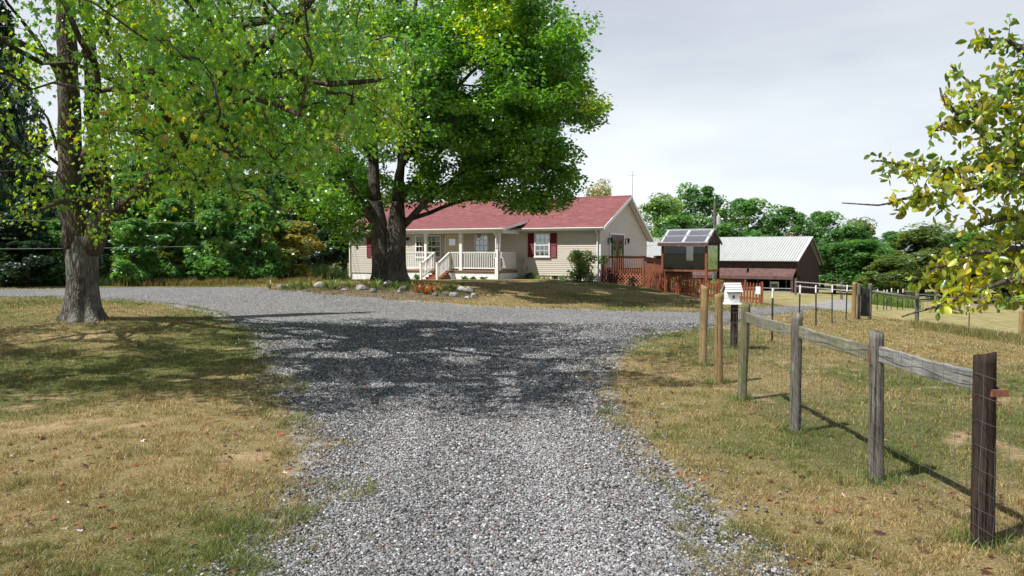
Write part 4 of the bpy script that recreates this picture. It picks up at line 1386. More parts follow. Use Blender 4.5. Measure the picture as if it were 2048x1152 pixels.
ga = gutter(-4.62, x1 - 0.04, -0.402, fz0 - 0.02, house)
gb = gutter(x0 + 0.02, -12.05, -0.402, fz0 - 0.02, house)
downspout(-0.15, -0.45, fz0 - 0.1, ga, -0.07)
downspout(HL + 0.0, -0.45, fz0 - 0.1, gb, -0.07)

# porch
PX0, PX1, PD = -11.95, -5.1, -2.15
mb = MB()
pz = 2.97
mb.prism([(-2.48, pz), (0.74, 3.50), (0.74, 3.42), (-2.48, pz - 0.07)], 'x', PX0 - 0.15, -4.72)
pr_ = mb.build('porch_roof', M['shingle'], house)
mb = MB()
for xx in (-4.735, PX0 - 0.175):
    mb.prism([(-2.53, pz - 0.015), (0.55, pz - 0.015 + 0.51), (0.55, pz - 0.015 + 0.40), (-2.53, pz - 0.16)], 'x', xx, xx + 0.03)
mb.box(PX0 - 0.1, -4.75, -2.50, -2.482, pz - 0.15, pz - 0.02)
mb.box(PX0, -4.95, -2.24, -2.06, pz - 0.28, pz - 0.14)
mb.box(-5.12, -4.96, -2.05, -0.03, pz - 0.30, pz - 0.12)
mb.build('porch_beam', M['white'], house)
mb = MB(); mb.box(PX0 - 0.1, -4.76, -2.47, -0.03, pz - 0.135, pz - 0.115); mb.build('porch_ceiling', M['white'], house)
gp = gutter(PX0 - 0.12, -4.76, -2.502, pz - 0.02, house)
downspout(-5.48, -2.56, pz - 0.1, gp, -2.30, -5.34)
mb = MB()
for k in range(14): mb.box(PX0, -5.1, PD - 0.06 + k * 0.15, PD - 0.06 + k * 0.15 + 0.143, 0.50, 0.56)
mb.box(PX0, -5.1, PD - 0.03, 0.0, 0.42, 0.498)
mb.build('porch_floor', M['porchfloor'], house)
mb = MB(); mb.box(PX0 + 0.02, -5.12, PD, -0.02, -0.7, 0.42); mb.build('porch_base', M['whitewash'], house)
for x in (-11.82, -10.14, -7.73, -5.27):
    m = MB(); m.box(x - 0.085, x + 0.085, PD - 0.02, PD + 0.15, 0.56, pz - 0.28); m.box(x - 0.105, x + 0.105, PD - 0.04, PD + 0.17, 0.56, 0.66); m.box(x - 0.105, x + 0.105, PD - 0.04, PD + 0.17, pz - 0.36, pz - 0.281)
    if x == -5.27: m.box(x - 0.10, x + 0.10, PD - 0.24, PD - 0.063, -0.1, 1.75)
    m.build('porch_post', M['white'], house, bevel=0.006)
bm_ = MB(); bm_.box(-0.019, 0.019, -0.019, 0.019, 0, 0.76)
BAL = bm_.build('baluster', M['white'], None)
bal_used = [False]


def baluster(parent, loc, sz=1.0, rz=0.0):
    global BAL
    b = BAL if not bal_used[0] else BAL.copy()
    if bal_used[0]: COL.objects.link(b)
    bal_used[0] = True
    b.parent = parent; b.location = loc; b.scale = (1, 1, sz); b.rotation_euler = (0, 0, rz)


def railing(p, q, z0, z1, step=0.115, name='railing'):
    p = Vector(p); q = Vector(q); L_ = (q - p).length
    m = MB(); m.bar((p.x, p.y, z1), (q.x, q.y, z1), 0.085, 0.05); m.bar((p.x, p.y, z1 - 0.052), (q.x, q.y, z1 - 0.052), 0.035, 0.06)
    r_ = m.build(name, M['white'], house)
    m = MB(); m.bar((p.x, p.y, z0 + 0.04), (q.x, q.y, z0 + 0.04), 0.04, 0.07); m.build('bottom_rail', M['white'], r_)
    n = int(L_ / step)
    for i in range(1, n):
        c = p.lerp(q, i / n)
        baluster(r_, (c.x, c.y, z0 + 0.06), (z1 - z0 - 0.10) / 0.76)
    return r_


RZ0, RZ1 = 0.66, 1.60
railing((-11.72, PD + 0.06), (-10.24, PD + 0.06), RZ0, RZ1)
railing((-10.04, PD + 0.06), (-9.50, PD + 0.06), RZ0, RZ1)
railing((-8.44, PD + 0.06), (-7.83, PD + 0.06), RZ0, RZ1)
railing((-7.63, PD + 0.06), (-5.37, PD + 0.06), RZ0, RZ1)
railing((-5.2, PD + 0.2), (-5.2, -0.03), RZ0, RZ1)
for xa, xb in ((-9.48, -9.62), (-8.46, -8.53)):
    m = MB(); y0, y1 = PD - 0.03, -3.35
    m.bar((xa, y0, 1.60), (xb, y1, 0.96), 0.085, 0.05); sr = m.build('stair_railing', M['white'], house)
    m = MB(); m.bar((xa, y0, 0.72), (xb, y1, 0.16), 0.04, 0.07); m.build('bottom_rail', M['white'], sr)
    m = MB(); m.box(xb - 0.055, xb + 0.055, y1 - 0.12, y1 - 0.01, -0.25, 1.0); m.box(xb - 0.07, xb + 0.07, y1 - 0.135, y1 + 0.005, 1.001, 1.03); m.build('newel_post', M['white'], sr)
    m = MB(); m.box(xa - 0.05, xa + 0.05, y0 - 0.07, y0 + 0.03, 0.57, 1.62); m.build('newel_post', M['white'], sr)
    for i in range(1, 9):
        t = i / 9
        baluster(sr, (xa + (xb - xa) * t, y0 + (y1 - y0) * t, 0.74 + (0.16 - 0.72) * t), 0.83 / 0.76)
for k in range(4):
    m = MB(); yk = PD - 0.06 - k * 0.29; zt = 0.56 - (k + 1) * 0.125
    m.box(-9.46 - k * 0.025, -8.50 - k * 0.005, yk - 0.29, yk - 0.002, -0.3, zt - 0.035); m.box(-9.50 - k * 0.025, -8.47 - k * 0.005, yk - 0.31, yk - 0.004, zt - 0.034, zt)
    m.build('step', M['brick'], house)


def window(xa, xb, z0, z1, curtain=0.5, lower=False):
    fw = 0.075
    m = MB()
    m.box(xa, xa + fw, -0.085, -0.001, z0, z1); m.box(xb - fw, xb, -0.085, -0.001, z0, z1)
    m.box(xa + fw, xb - fw, -0.083, -0.001, z1 - fw, z1); m.box(xa + fw, xb - fw, -0.083, -0.001, z0, z0 + fw); m.box(xa - 0.03, xb + 0.03, -0.11, -0.086, z0 - 0.04, z0 + 0.012)
    w = m.build('window', M['white'], house)
    a, b, c, d = xa + fw, xb - fw, z0 + fw, z1 - fw
    zm = (c + d) / 2
    m = MB(); m.box(a, b, -0.075, -0.03, zm - 0.028, zm + 0.028)
    for i in (1, 2):
        x = a + (b - a) * i / 3; m.box(x - 0.011, x + 0.011, -0.066, -0.047, c, zm - 0.03); m.box(x - 0.011, x + 0.011, -0.066, -0.047, zm + 0.03, d)
    for z in (c + (zm - c) / 2, zm + (d - zm) / 2):
        for i in range(3):
            x_ = a + (b - a) * i / 3; m.box(x_ + 0.012, x_ + (b - a) / 3 - 0.012, -0.065, -0.048, z - 0.011, z + 0.011)
    m.build('muntin', M['white'], w)
    m = MB(); m.box(a, b, -0.046, -0.042, c, d); m.build('pane', M['glass'], w)
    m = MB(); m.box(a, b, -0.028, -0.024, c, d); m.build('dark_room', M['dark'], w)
    m = MB()
    n = 24
    for i in range(n):
        x0_ = a + (b - a) * i / n; x1_ = a + (b - a) * (i + 1) / n
        y0_ = -0.034 - 0.005 * math.sin(i * 1.7); y1_ = -0.034 - 0.005 * math.sin((i + 1) * 1.7)
        zb = d - (d - c) * curtain + 0.03 * math.sin(i * 0.9)
        m.quadface((x0_, y0_, zb), (x1_, y1_, zb), (x1_, y1_, d), (x0_, y0_, d))
        if lower and (i < 9 or i > 13):
            m.quadface((x0_, y0_, c + 0.12), (x1_, y1_, c + 0.12), (x1_, y1_, zm - 0.08), (x0_, y0_, zm - 0.08))
    m.build('curtain', M['curtain'], w)
    return w


window(-12.27, -11.46, 1.27, 2.66, 0.22)
window(-11.44, -10.36, 1.27, 2.66, 0.25)
window(-8.0, -7.05, 1.36, 2.66, 0.2)
window(-4.02, -3.04, 1.34, 2.69, 0.48, True)
window(-15.62, -14.72, 1.30, 2.62, 0.35)


def shutter(xa, xb, z0, z1):
    m = MB(); f = 0.045
    m.box(xa, xa + f, -0.062, -0.024, z0, z1); m.box(xb - f, xb, -0.062, -0.024, z0, z1)
    for z in (z0, (z0 + z1) / 2 - f / 2, z1 - f): m.box(xa + f, xb - f, -0.060, -0.024, z, z + f)
    z = z0 + f
    while z < z1 - f:
        m.prism([(-0.028, z), (-0.054, z), (-0.030, z + 0.052), (-0.026, z + 0.052)], 'x', xa + f, xb - f); z += 0.045
    m.build('shutter', M['maroon'], house)


for a, b, c, d in ((-16.05, -15.64, 1.27, 2.6), (-14.70, -14.29, 1.27, 2.6), (-4.44, -4.04, 1.31, 2.71), (-3.02, -2.62, 1.31, 2.71)): shutter(a, b, c, d)

mb = MB(); mb.box(-10.10, -9.99, -0.07, -0.001, 0.56, 2.68); mb.box(-9.16, -9.05, -0.07, -0.001, 0.56, 2.68); mb.box(-9.99, -9.16, -0.068, -0.001, 2.60, 2.68)
mb.build('door_frame', M['white'], house)
mb = MB(); mb.box(-9.985, -9.165, -0.048, -0.001, 0.58, 2.595)
for zz in (0.72, 1.35): mb.box(-9.87, -9.62, -0.058, -0.049, zz, zz + 0.5); mb.box(-9.53, -9.28, -0.058, -0.049, zz, zz + 0.5)
fd = mb.build('front_door', M['cream'], house)
mb = MB(); mb.box(-9.80, -9.34, -0.062, -0.05, 2.02, 2.42); mb.build('door_window', M['mirrorglass'], fd)
mb = MB(); mb.tube([(-9.24, -0.05, 1.5), (-9.24, -0.11, 1.5)], [0.03, 0.035], 10); mb.build('door_handle', M['black'], fd)
# side door in the gable
mb = MB(); mb.box(0.001, 0.075, 1.45, 1.56, 0.62, 2.72); mb.box(0.001, 0.075, 3.86, 3.97, 0.62, 2.72); mb.box(0.001, 0.073, 1.56, 3.86, 2.62, 2.72)
mb.build('door_frame', M['white'], house)
M['doorred'] = paint('dark_red_door', (0.07, 0.012, 0.014), 0.4, 0.1)
for ya, yb in ((1.565, 2.70), (2.72, 3.855)):
    m = MB(); m.box(0.001, 0.05, ya, yb, 0.63, 2.615); dd_ = m.build('side_door', M['doorred'], house)
    m = MB(); cy = (ya + yb) / 2
    oval = [(cy + 0.30 * math.cos(t), 1.62 + 0.66 * math.sin(t)) for t in np.linspace(0, 2 * math.pi, 28, endpoint=False)]
    m.prism(oval, 'x', 0.0505, 0.058); m.build('door_glass', M['mirrorglass'], dd_)
    m = MB()
    for i in range(28):
        a, b = oval[i], oval[(i + 1) % 28]; m.bar((0.062, a[0], a[1]), (0.062, b[0], b[1]), 0.02, 0.02)
    m.bar((0.062, cy, 0.98), (0.062, cy, 2.26), 0.015, 0.015); m.build('door_trim', M['black'], dd_)
for y in (1.22, 4.22):
    m = MB(); m.box(0.024, 0.05, y - 0.07, y + 0.07, 2.05, 2.42); m.tube([(0.05, y, 2.40), (0.16, y, 2.46), (0.22, y, 2.42)], 0.018, 8); m.tube([(0.22, y, 2.44), (0.22, y, 2.36), (0.22, y, 2.33)], [0.03, 0.10, 0.11], 12); m.tube([(0.22, y, 2.33), (0.22, y, 2.12)], [0.07, 0.05], 12)
    m.build('wall_lamp', M['black'], house)
mb = MB(); mb.box(-12.95, -12.75, -0.08, -0.024, 2.42, 2.55)
for s in (-1, 1): mb.tube([(-12.85 + s * 0.06, -0.09, 2.46), (-12.85 + s * 0.12, -0.24, 2.40)], [0.04, 0.075], 12)
mb.build('flood_light', M['black'], house)
mb = MB(); mb.tube([(-9.1, -1.2, pz - 0.135), (-9.1, -1.2, pz - 0.22)], [0.12, 0.09], 12); mb.build('porch_light', M['black'], house)
mb = MB(); mb.box(-4.93, -4.70, -0.13, -0.023, 0.98, 1.28); mb.tube([(-4.82, -0.09, 0.98), (-4.82, -0.09, 0.3)], 0.025, 8); mb.tube([(-4.5, -0.06, 0.78), (-4.5, -0.06, 0.5)], 0.05, 8)
mb.build('meter_box', paint('grey_meter', (0.33, 0.33, 0.33), 0.5), house)
mb = MB(); mb.tube([(0.42, 4.3, 4.55), (0.42, 4.3, 6.45)], [0.022, 0.012], 6); mb.box(0.39, 0.45, 3.85, 4.75, 4.52, 4.57); mb.tube([(0.2, 4.3, 6.2), (0.64, 4.3, 6.2)], 0.01, 5)
mb.build('antenna', M['pipe'], house)


def hw(x, y, z=0.0):
    """a point given in the house's own directions"""
    c, s = math.cos(-HTH), math.sin(-HTH)
    return (HX + x * c - y * s, HY + x * s + y * c, HZ + z)


# ------------------------------------------------------------------ deck with ramp
deck = thing('deck', 'red stained wooden side deck with lattice skirt and ramp at the gable', 'deck', hw(0, 0, 0), -HTH)
DX, DY0, DY1 = 2.42, 0.25, 5.2
mb = MB()
for k in range(16): mb.box(0.06 + k * 0.15, 0.06 + k * 0.15 + 0.142, DY0, DY1, 0.58, 0.62)
mb.box(0.06, DX, DY0 - 0.02, DY0 + 0.02, 0.42, 0.578); mb.box(DX - 0.04, DX, DY0 + 0.021, DY1, 0.42, 0.578)
mb.build('deck_floor', M['reddeck'], deck)
for p in ((DX - 0.02, DY0), (DX - 0.02, 2.4), (DX - 0.02, DY1), (0.10, DY0)):
    m = MB(); m.box(p[0] - 0.055, p[0] + 0.055, p[1] - 0.055, p[1] + 0.055, -0.75, 1.37); m.build('deck_post', M['reddeck'], deck)
mb = MB(); mb.box(0.05, DX + 0.06, DY0 - 0.09, DY0 + 0.07, 1.372, 1.41)
tr_ = mb.build('deck_railing', M['reddeck_dark'], deck)
m = MB(); m.box(0.16, DX - 0.08, DY0 - 0.02, DY0 + 0.02, 1.27, 1.36); m.box(0.16, DX - 0.08, DY0 - 0.02, DY0 + 0.02, 0.66, 0.75); m.build('rail', M['reddeck_dark'], tr_)
bp = MB(); bp.box(-0.02, 0.02, -0.02, 0.02, 0, 0.80); b0 = bp.build('baluster', M['reddeck'], tr_)
n = 17
for i in range(n):
    b = b0 if i == 0 else b0.copy()
    if i: COL.objects.link(b)
    b.parent = tr_; b.location = (0.20 + i * (DX - 0.34) / (n - 1), DY0 - 0.045, 0.54)
mb = MB(); mb.box(DX - 0.11, DX + 0.07, 2.46, DY1, 1.372, 1.41)
for i in range(20): mb.box(DX - 0.05, DX - 0.01, 2.52 + i * 0.135, 2.56 + i * 0.135, 0.62, 1.37)
mb.build('deck_railing', M['reddeck_dark'], deck)


def lattice(xa, xb, za, zb, y, parent):
    m = MB(); s = 0.19; w = 0.05; H = zb - za
    k = xa - H
    while k < xb:
        for sg, yy in ((1, y), (-1, y - 0.012)):
            x0_, x1_ = (k, k + H); z0_, z1_ = (za, zb) if sg > 0 else (zb, za)
            ta = max(0, (xa - x0_) / H); tb = min(1, (xb - x0_) / H)
            if tb - ta > 0.03:
                m.bar((x0_ + H * ta, yy, z0_ + (z1_ - z0_) * ta), (x0_ + H * tb, yy, z0_ + (z1_ - z0_) * tb), 0.008, w, (0, 1, 0)) if False else \
                    m.bar((x0_ + H * ta, yy, z0_ + (z1_ - z0_) * ta), (x0_ + H * tb, yy, z0_ + (z1_ - z0_) * tb), 0.010, w, (0, 0, 1))
        k += s
    return m.build('lattice', M['lattice'], parent)


lattice(0.16, DX - 0.08, -0.22, 0.41, DY0 - 0.03, deck)
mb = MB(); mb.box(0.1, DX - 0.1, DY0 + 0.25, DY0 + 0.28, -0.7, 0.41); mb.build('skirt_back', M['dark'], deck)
# ramp to the right, its board wall falling with the slope
ramp = MB()
RX1 = 5.0
ramp.prism([(DX, 0.615), (RX1, -0.05), (RX1, -0.13), (DX, 0.50)], 'y', DY0 + 0.1, DY0 + 1.3)
ramp.build('ramp', M['reddeck'], deck)
wl = MB(); x = DX + 0.07
while x < RX1 - 0.14:
    zt = 1.28 - (x - DX) * 0.135; wl.box(x, x + 0.132, DY0 - 0.01, DY0 + 0.015, -0.55 - (x - DX) * 0.05, zt - 0.21); x += 0.137
wl.build('ramp_wall', M['reddeck'], deck)
wl = MB(); wl.prism([(DX + 0.06, 1.38), (RX1, 1.38 - (RX1 - DX) * 0.135), (RX1, 1.38 - (RX1 - DX) * 0.135 - 0.26), (DX + 0.06, 1.12)], 'y', DY0 - 0.05, DY0 - 0.012)
wl.build('ramp_rail', M['reddeck_dark'], deck)
wl = MB(); wl.box(RX1 - 0.02, RX1 + 0.08, DY0 - 0.08, DY0 + 0.03, -0.8, 1.0); wl.build('ramp_post', M['reddeck'], deck)

# ------------------------------------------------------------------ picket fence
PA = np.array([7.20, 41.75]); PB = np.array([11.12, 34.3])
plen = float(np.linalg.norm(PB - PA)); pdir = (PB - PA) / plen
fence = thing('picket_fence', 'reddish brown pointed picket fence running from the deck toward the birdhouse', 'fence', (PA[0], PA[1], g1(*PA)))
pang = math.atan2(pdir[1], pdir[0])
pm = MB(); pm.prism([(-0.045, 0), (0.045, 0), (0.045, 0.80), (0.03, 0.83), (0.036, 0.86), (0.0, 0.92), (-0.036, 0.86), (-0.03, 0.83), (-0.045, 0.80)], 'y', -0.01, 0.01)
pk0 = pm.build('picket', M['picket'], fence)
npk = 47
z0f = g1(*PA)
for i in range(npk):
    q = PA + pdir * plen * i / (npk - 1)
    b = pk0 if i == 0 else pk0.copy()
    if i: COL.objects.link(b)
    b.parent = fence; b.location = (q[0] - PA[0], q[1] - PA[1], g1(*q) - z0f + 0.02 + random.uniform(-.012, .012)); b.rotation_euler = (0, random.gauss(0, 0.012), pang)
for zz in (0.22, 0.66):
    m = MB()
    for i in range(8):
        a = PA + pdir * plen * i / 8; b = PA + pdir * plen * (i + 1) / 8
        off = np.array([-pdir[1], pdir[0]]) * 0.035
        m.bar((a[0] - PA[0] + off[0], a[1] - PA[1] + off[1], g1(*a) - z0f + zz), (b[0] - PA[0] + off[0], b[1] - PA[1] + off[1], g1(*b) - z0f + zz), 0.04, 0.075)
    m.build('rail', M['reddeck'], fence)
for t in (0.33, 0.66, 0.985):
    q = PA + pdir * plen * t + np.array([-pdir[1], pdir[0]]) * 0.10
    m = MB(); m.box(q[0] - PA[0] - .045, q[0] - PA[0] + .045, q[1] - PA[1] - .045, q[1] - PA[1] + .045, g1(*q) - z0f - .3, g1(*q) - z0f + 1.0); m.build('post', M['reddeck'], fence)
q = PA + pdir * plen * 0.972
nrm_ = np.array([pdir[1], -pdir[0]])
mb = MB(); mb.box(-0.14, 0.14, -0.006, 0.006, -0.17, 0.17)
for k in range(3): mb.box(-0.09, 0.09, -0.0085, -0.0065, -0.08 + k * 0.06, -0.07 + k * 0.06)
sg = mb.build('sign', M['white'])
sg.location = (q[0] + nrm_[0] * 0.02, q[1] + nrm_[1] * 0.02, g1(*q) + 0.60); sg.rotation_euler = (0, 0, pang)
tag(sg, 'small white notice hung on the right end of the picket fence', 'sign')

# ------------------------------------------------------------------ raised hut with slotted roof
HUA = R(35)
hut = thing('raised_hut', 'raised dark screened hut with grey panelled gable roof behind the picket fence', 'hut', (8.03, 41.25, g1(9.0, 40.2) + 0.0), -HUA)
HB = 2.42; HD = 1.72
hz0 = hut.location.z
zz = lambda wz: wz - hz0
zs0, zs1, zg, ze = zz(1.15), zz(1.25), zz(2.52), zz(2.52)
for x, y in ((0, 0), (HB, 0), (HB, HD), (0, HD)):
    m = MB(); m.box(x - 0.06, x + 0.06, y - 0.06, y + 0.06, -0.8, ze); m.build('post', M['reddeck'] if y == 0 else M['reddeck_dark'], hut)
m = MB(); m.box(0.06, HB - 0.06, -0.05, 0.05, zs0, zs1); m.box(0.06, HB - 0.06, HD - 0.05, HD + 0.05, zs0, zs1); m.box(HB - 0.05, HB + 0.05, 0.06, HD - 0.06, zs0, zs1); m.box(-0.05, 0.05, 0.06, HD - 0.06, zs0, zs1)
m.build('sill', M['reddeck'], hut)
m = MB(); m.box(0.06, HB - 0.06, 0.06, HD - 0.06, zs0 + 0.01, zs0 + 0.05); m.build('floor', M['brown'], hut)
m = MB(); m.box(-0.06, HB + 0.06, -0.07, 0.07, ze, ze + 0.13); m.box(-0.06, HB + 0.06, HD - 0.07, HD + 0.07, ze, ze + 0.13); m.box(HB - 0.06, HB + 0.06, 0.071, HD - 0.071, ze, ze + 0.13); m.box(-0.06, 0.06, 0.071, HD - 0.071, ze, ze + 0.13)
m.build('beam', M['reddeck_dark'], hut)
m = MB(); m.box(0.06, HB - 0.06, -0.008, 0.008, zs1, ze); m.build('screen', M['tintglass'], hut)
m = MB(); m.box(0.06, 0.62, HD - 0.01, HD + 0.01, zs1, ze - 0.05); m.build('back_wall', M['brown'], hut)
m = MB(); m.box(1.02, HB - 0.06, HD - 0.01, HD + 0.01, zs1, ze - 0.05); m.build('back_wall', M['brown'], hut)
m = MB(); m.box(0.62, 1.02, HD - 0.01, HD + 0.01, zs1, zs1 + 0.22); m.build('back_wall', M['brown'], hut)
m = MB(); m.box(-0.01, 0.01, 0.06, HD - 0.06, zs1, ze); m.build('screen', M['tintglass'], hut)
m = MB(); m.box(HB - 0.008, HB + 0.008, 0.06, HD - 0.06, zs1, ze); m.build('pane', M['painted_reflection'], hut)
m = MB()
for xa in (0.12, 0.95):
    for k in range(9): m.box(xa, xa + 0.2, 0.02, 0.04, zs1 + 0.12 + k * 0.13, zs1 + 0.19 + k * 0.13)
m.build('lattice', M['reddeck_dark'], hut)
rz = ze + 0.13; rr_ = 0.72
prof_f = lambda y: rz + (y + 0.25) / (HD / 2 + 0.25) * rr_
m = MB(); m.prism([(-0.25, rz - 0.02), (HD / 2, rz + rr_), (HD + 0.25, rz - 0.02), (HD + 0.25, rz - 0.05), (HD / 2, rz + rr_ - 0.04), (-0.25, rz - 0.05)], 'x', -0.12, HB + 0.12)
hr = m.build('roof', M['corrug'], hut)
m = MB()
for pa, pb in ((0.04, 1.10), (1.26, 2.36)):
    for ta, tb in ((0.10, 0.46), (0.56, 0.92)):
        for k in range(11):
            x_ = pa + (pb - pa) * k / 11
            ya = -0.25 + (HD / 2 + 0.25) * ta; yb = -0.25 + (HD / 2 + 0.25) * tb
            m.bar((x_ + 0.05, ya, prof_f(ya) + 0.004), (x_ + 0.05, yb, prof_f(yb) + 0.004), 0.075, 0.03)
m.build('roof_slot', M['slot'], hr)
m = MB()
for t_ in (0.02, 0.51, 0.985):
    y_ = -0.25 + (HD / 2 + 0.25) * t_; m.bar((-0.17, y_, prof_f(y_) + 0.015), (HB + 0.17, y_, prof_f(y_) + 0.015), 0.06, 0.05)
m.build('roof_batten', M['corrug'], hr)
m = MB(); m.box(-0.17, HB + 0.17, -0.29, -0.255, rz - 0.16, rz - 0.0); m.build('fascia', M['barnred'], hut)
m = MB(); m.prism([(-0.02, rz), (HD / 2, rz + rr_ - 0.15), (HD + 0.02, rz)], 'x', HB + 0.0, HB + 0.04); m.prism([(-0.02, rz), (HD / 2, rz + rr_ - 0.15), (HD + 0.02, rz)], 'x', -0.04, 0.0)
m.build('gable_board', M['brown'], hut)
for xx in (HB + 0.085, -0.125):
    m = MB(); m.bar((xx + .02, -0.27, rz - 0.07), (xx + .02, HD / 2, rz + rr_ - 0.06), 0.04, 0.11); m.bar((xx + .02, HD / 2, rz + rr_ - 0.06), (xx + .02, HD + 0.27, rz - 0.07), 0.04, 0.11)
    m.build('rake_board', M['greywood'], hut)

# ------------------------------------------------------------------ barn
BTH = R(34)
BX, BY, BZ = 25.83, 70.3, -1.58
barn = thing('barn', 'long brown wooden barn with white ribbed metal roof and open right stall', 'barn', (BX, BY, BZ), -BTH)
BL = -18.0


def vboards(m, xa, xb, za, zb, y, w=0.24, t=0.03, axis='x', zfun=None):
    x = xa; i = 0
    while x < xb - 0.02:
        e = min(x + w, xb); g = 0.006 if i % 2 else 0.0
        z1_ = zb if zfun is None else min(zfun(x), zfun(e))
        if axis == 'x': m.box(x, e - 0.012, y - t - g, y, za, z1_)
        else: m.box(y, y + t + g, x, e - 0.012, za, z1_)
        x = e; i += 1


be = lambda v: min(2.98 + (v + 0.5) * 0.43, 2.35 + (9.4 - v) * 0.51)
m = MB(); vboards(m, BL, 0, 2.25, 2.98, 0.0); vboards(m, 0.1, 8.9, -0.4, 3, 0.0, axis='y', zfun=lambda v: be(v) - 0.1)
m.box(BL, -0.02, 8.8, 8.9, -0.4, 2.3); m.box(BL, BL + .1, 0, 8.9, -0.4, 2.9)
m.build('wall', M['brown'], barn)
m = MB(); vboards(m, BL, -4.3, -0.4, 1.55, -0.9); m.build('lower_wall', M['barnred'], barn)
m = MB(); m.prism([(-1.25, 1.52), (0.0, 2.30), (0.0, 2.22), (-1.25, 1.44)], 'x', BL, 0.05); m.prism([(-1.29, 1.25), (-1.252, 1.25), (-1.252, 1.56), (-1.29, 1.54)], 'x', BL, 0.05)
m.build('awning', M['barnred'], barn)
m = MB(); m.prism([(-0.55, 2.96), (4.75, 5.02 + 0.2), (4.75, 5.16), (-0.55, 2.90)], 'x', BL - .3, 0.35); m.prism([(4.75, 5.22), (9.5, 2.45), (9.5, 2.39), (4.75, 5.16)], 'x', BL - .3, 0.35)
for i in range(76):
    x = BL - 0.2 + i * 0.242
    m.bar((x, -0.56, 3.0), (x, 4.74, 5.25), 0.06, 0.055)
m.build('roof', M['metalroof'], barn)
m = MB(); m.prism([(-0.52, 2.84), (4.75, 5.08), (9.45, 2.34), (9.45, 2.18), (4.75, 4.90), (-0.52, 2.68)], 'x', 0.28, 0.34); m.build('rake_board', M['brown'], barn)
for x in (-4.25, -0.05):
    m = MB(); m.box(x - 0.09, x + 0.09, -1.24, -1.06, -0.4, 1.5); m.build('stall_post', M['barnred'], barn)
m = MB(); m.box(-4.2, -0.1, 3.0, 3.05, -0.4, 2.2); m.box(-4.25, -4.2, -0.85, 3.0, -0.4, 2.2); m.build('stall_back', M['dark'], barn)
m = MB()
for x in (-3.6, -2.5, -1.0, -0.6): m.box(x, x + 0.1, 0.3, 0.4, -0.4, 2.2)
m.build('stud', M['greywood'], barn)
m = MB(); m.box(-2.35, -1.55, 0.1, 0.16, 0.3, 1.0); m.build('inner_window', M['white'], barn)
m = MB(); m.box(-2.25, -1.65, 0.085, 0.098, 0.38, 0.8); m.build('inner_pane', M['slot'], barn)
m = MB(); vboards(m, -4.1, -0.15, -0.4, 0.22, -1.0); m.build('stall_wall', M['greywood'], barn)
m = MB()
for z in (0.45, 0.12): m.tube([(-4.3, -1.32, z), (-0.1, -1.32, z)], 0.035, 8)
m.build('stall_rail', M['pipe'], barn)
m = MB(); m.bar((0.12, 0.6, 1.45), (0.12, 3.6, 1.30), 0.08, 0.14); m.box(0.045, 0.08, 1.2, 3.4, -0.3, 1.3); m.build('sliding_door', M['brown'], barn)
m = MB(); m.tube([(-5.8, -0.98, 1.38), (-5.5, -1.0, 1.38)], 0.05, 8); m.build('barn_lamp', M['white'], barn)

# pipe rails right of the barn
pf = thing('pipe_fence', 'pale horizontal pipe rails beside the barn right corner', 'fence', gpt(1684, 58))
pb0 = np.array(pf.location)
for k, (px, d) in enumerate(((1592, 62), (1684, 58))):
    p = gpt(px, d) - pb0; m = MB(); m.tube([p + (0, 0, -.3), p + (0, 0, 1.35)], 0.09, 8); m.build('post', M['greywood'], pf)
for z in (1.05, 0.7):
    m = MB(); a = gpt(1592, 61.7) - pb0; b = gpt(1684, 57.7) - pb0; c = gpt(1706, 57.2) - pb0
    m.tube([a + (0, 0, z), b + (0, 0, z), c + (0, 0, z)], 0.04, 6); m.build('rail', M['pipe'], pf)

# ------------------------------------------------------------------ utility pole, wires
up = gpt(1428, 62)
pole = thing('utility_pole', 'pale utility pole with grey transformer can behind the hut', 'pole', up)
m = MB(); m.tube([(0, 0, -.3), (0, 0, 8.0 - up[2] - 1.55)], [0.14, 0.10], 12); m.build('pole', M['greywood'], pole)
th = 6.45 - up[2]
m = MB(); m.tube([(0.30, 0, 4.35 - up[2]), (0.30, 0, 5.0 - up[2]), (0.30, 0, 5.06 - up[2])], [0.17, 0.17, 0.10], 14); m.bar((0, 0, 4.8 - up[2]), (0.2, 0, 4.8 - up[2]), .06, .06)
m.build('transformer', paint('grey_can', (0.40, 0.42, 0.44), .4), pole)
m = MB(); m.tube([(0.30, 0, 5.06 - up[2]), (0.30, 0, 5.22 - up[2])], [0.05, 0.03], 8); m.tube([(0, 0, th - .02), (0, 0, th + .16)], [0.05, .03], 8); m.build('insulator', M['white'], pole)


def wire(pts, r, name, label, n=24, sag=0.2):
    a, b = Vector(pts[0]), Vector(pts[1]); out = []
    for i in range(n + 1):
        t = i / n; p = a.lerp(b, t); p.z -= sag * 4 * t * (1 - t); out.append(p)
    m = MB(); m.tube(out, r, 5); o = m.build(name, M['cable'], None, True); tag(o, label, 'cable'); return o


hl = Vector(hw(HL - 0.05, 0.1, 0))
wire((at(-120, 437, 33), (hl.x, hl.y, 4.15)), 0.011, 'power_line', 'upper pale overhead cable running from the house eave to the left', sag=0.12)
wire((at(-120, 498, 33), (hl.x - .0, hl.y, 2.95)), 0.011, 'power_line', 'lower pale overhead cable running from the house corner to the left', sag=0.15)
wire((tuple(up + np.array([0, 0, 4.7 - up[2]])), hw(0.05, 8.3, 2.0)), 0.014, 'power_line', 'thin cable from the utility pole down to the house gable rear', sag=0.4)

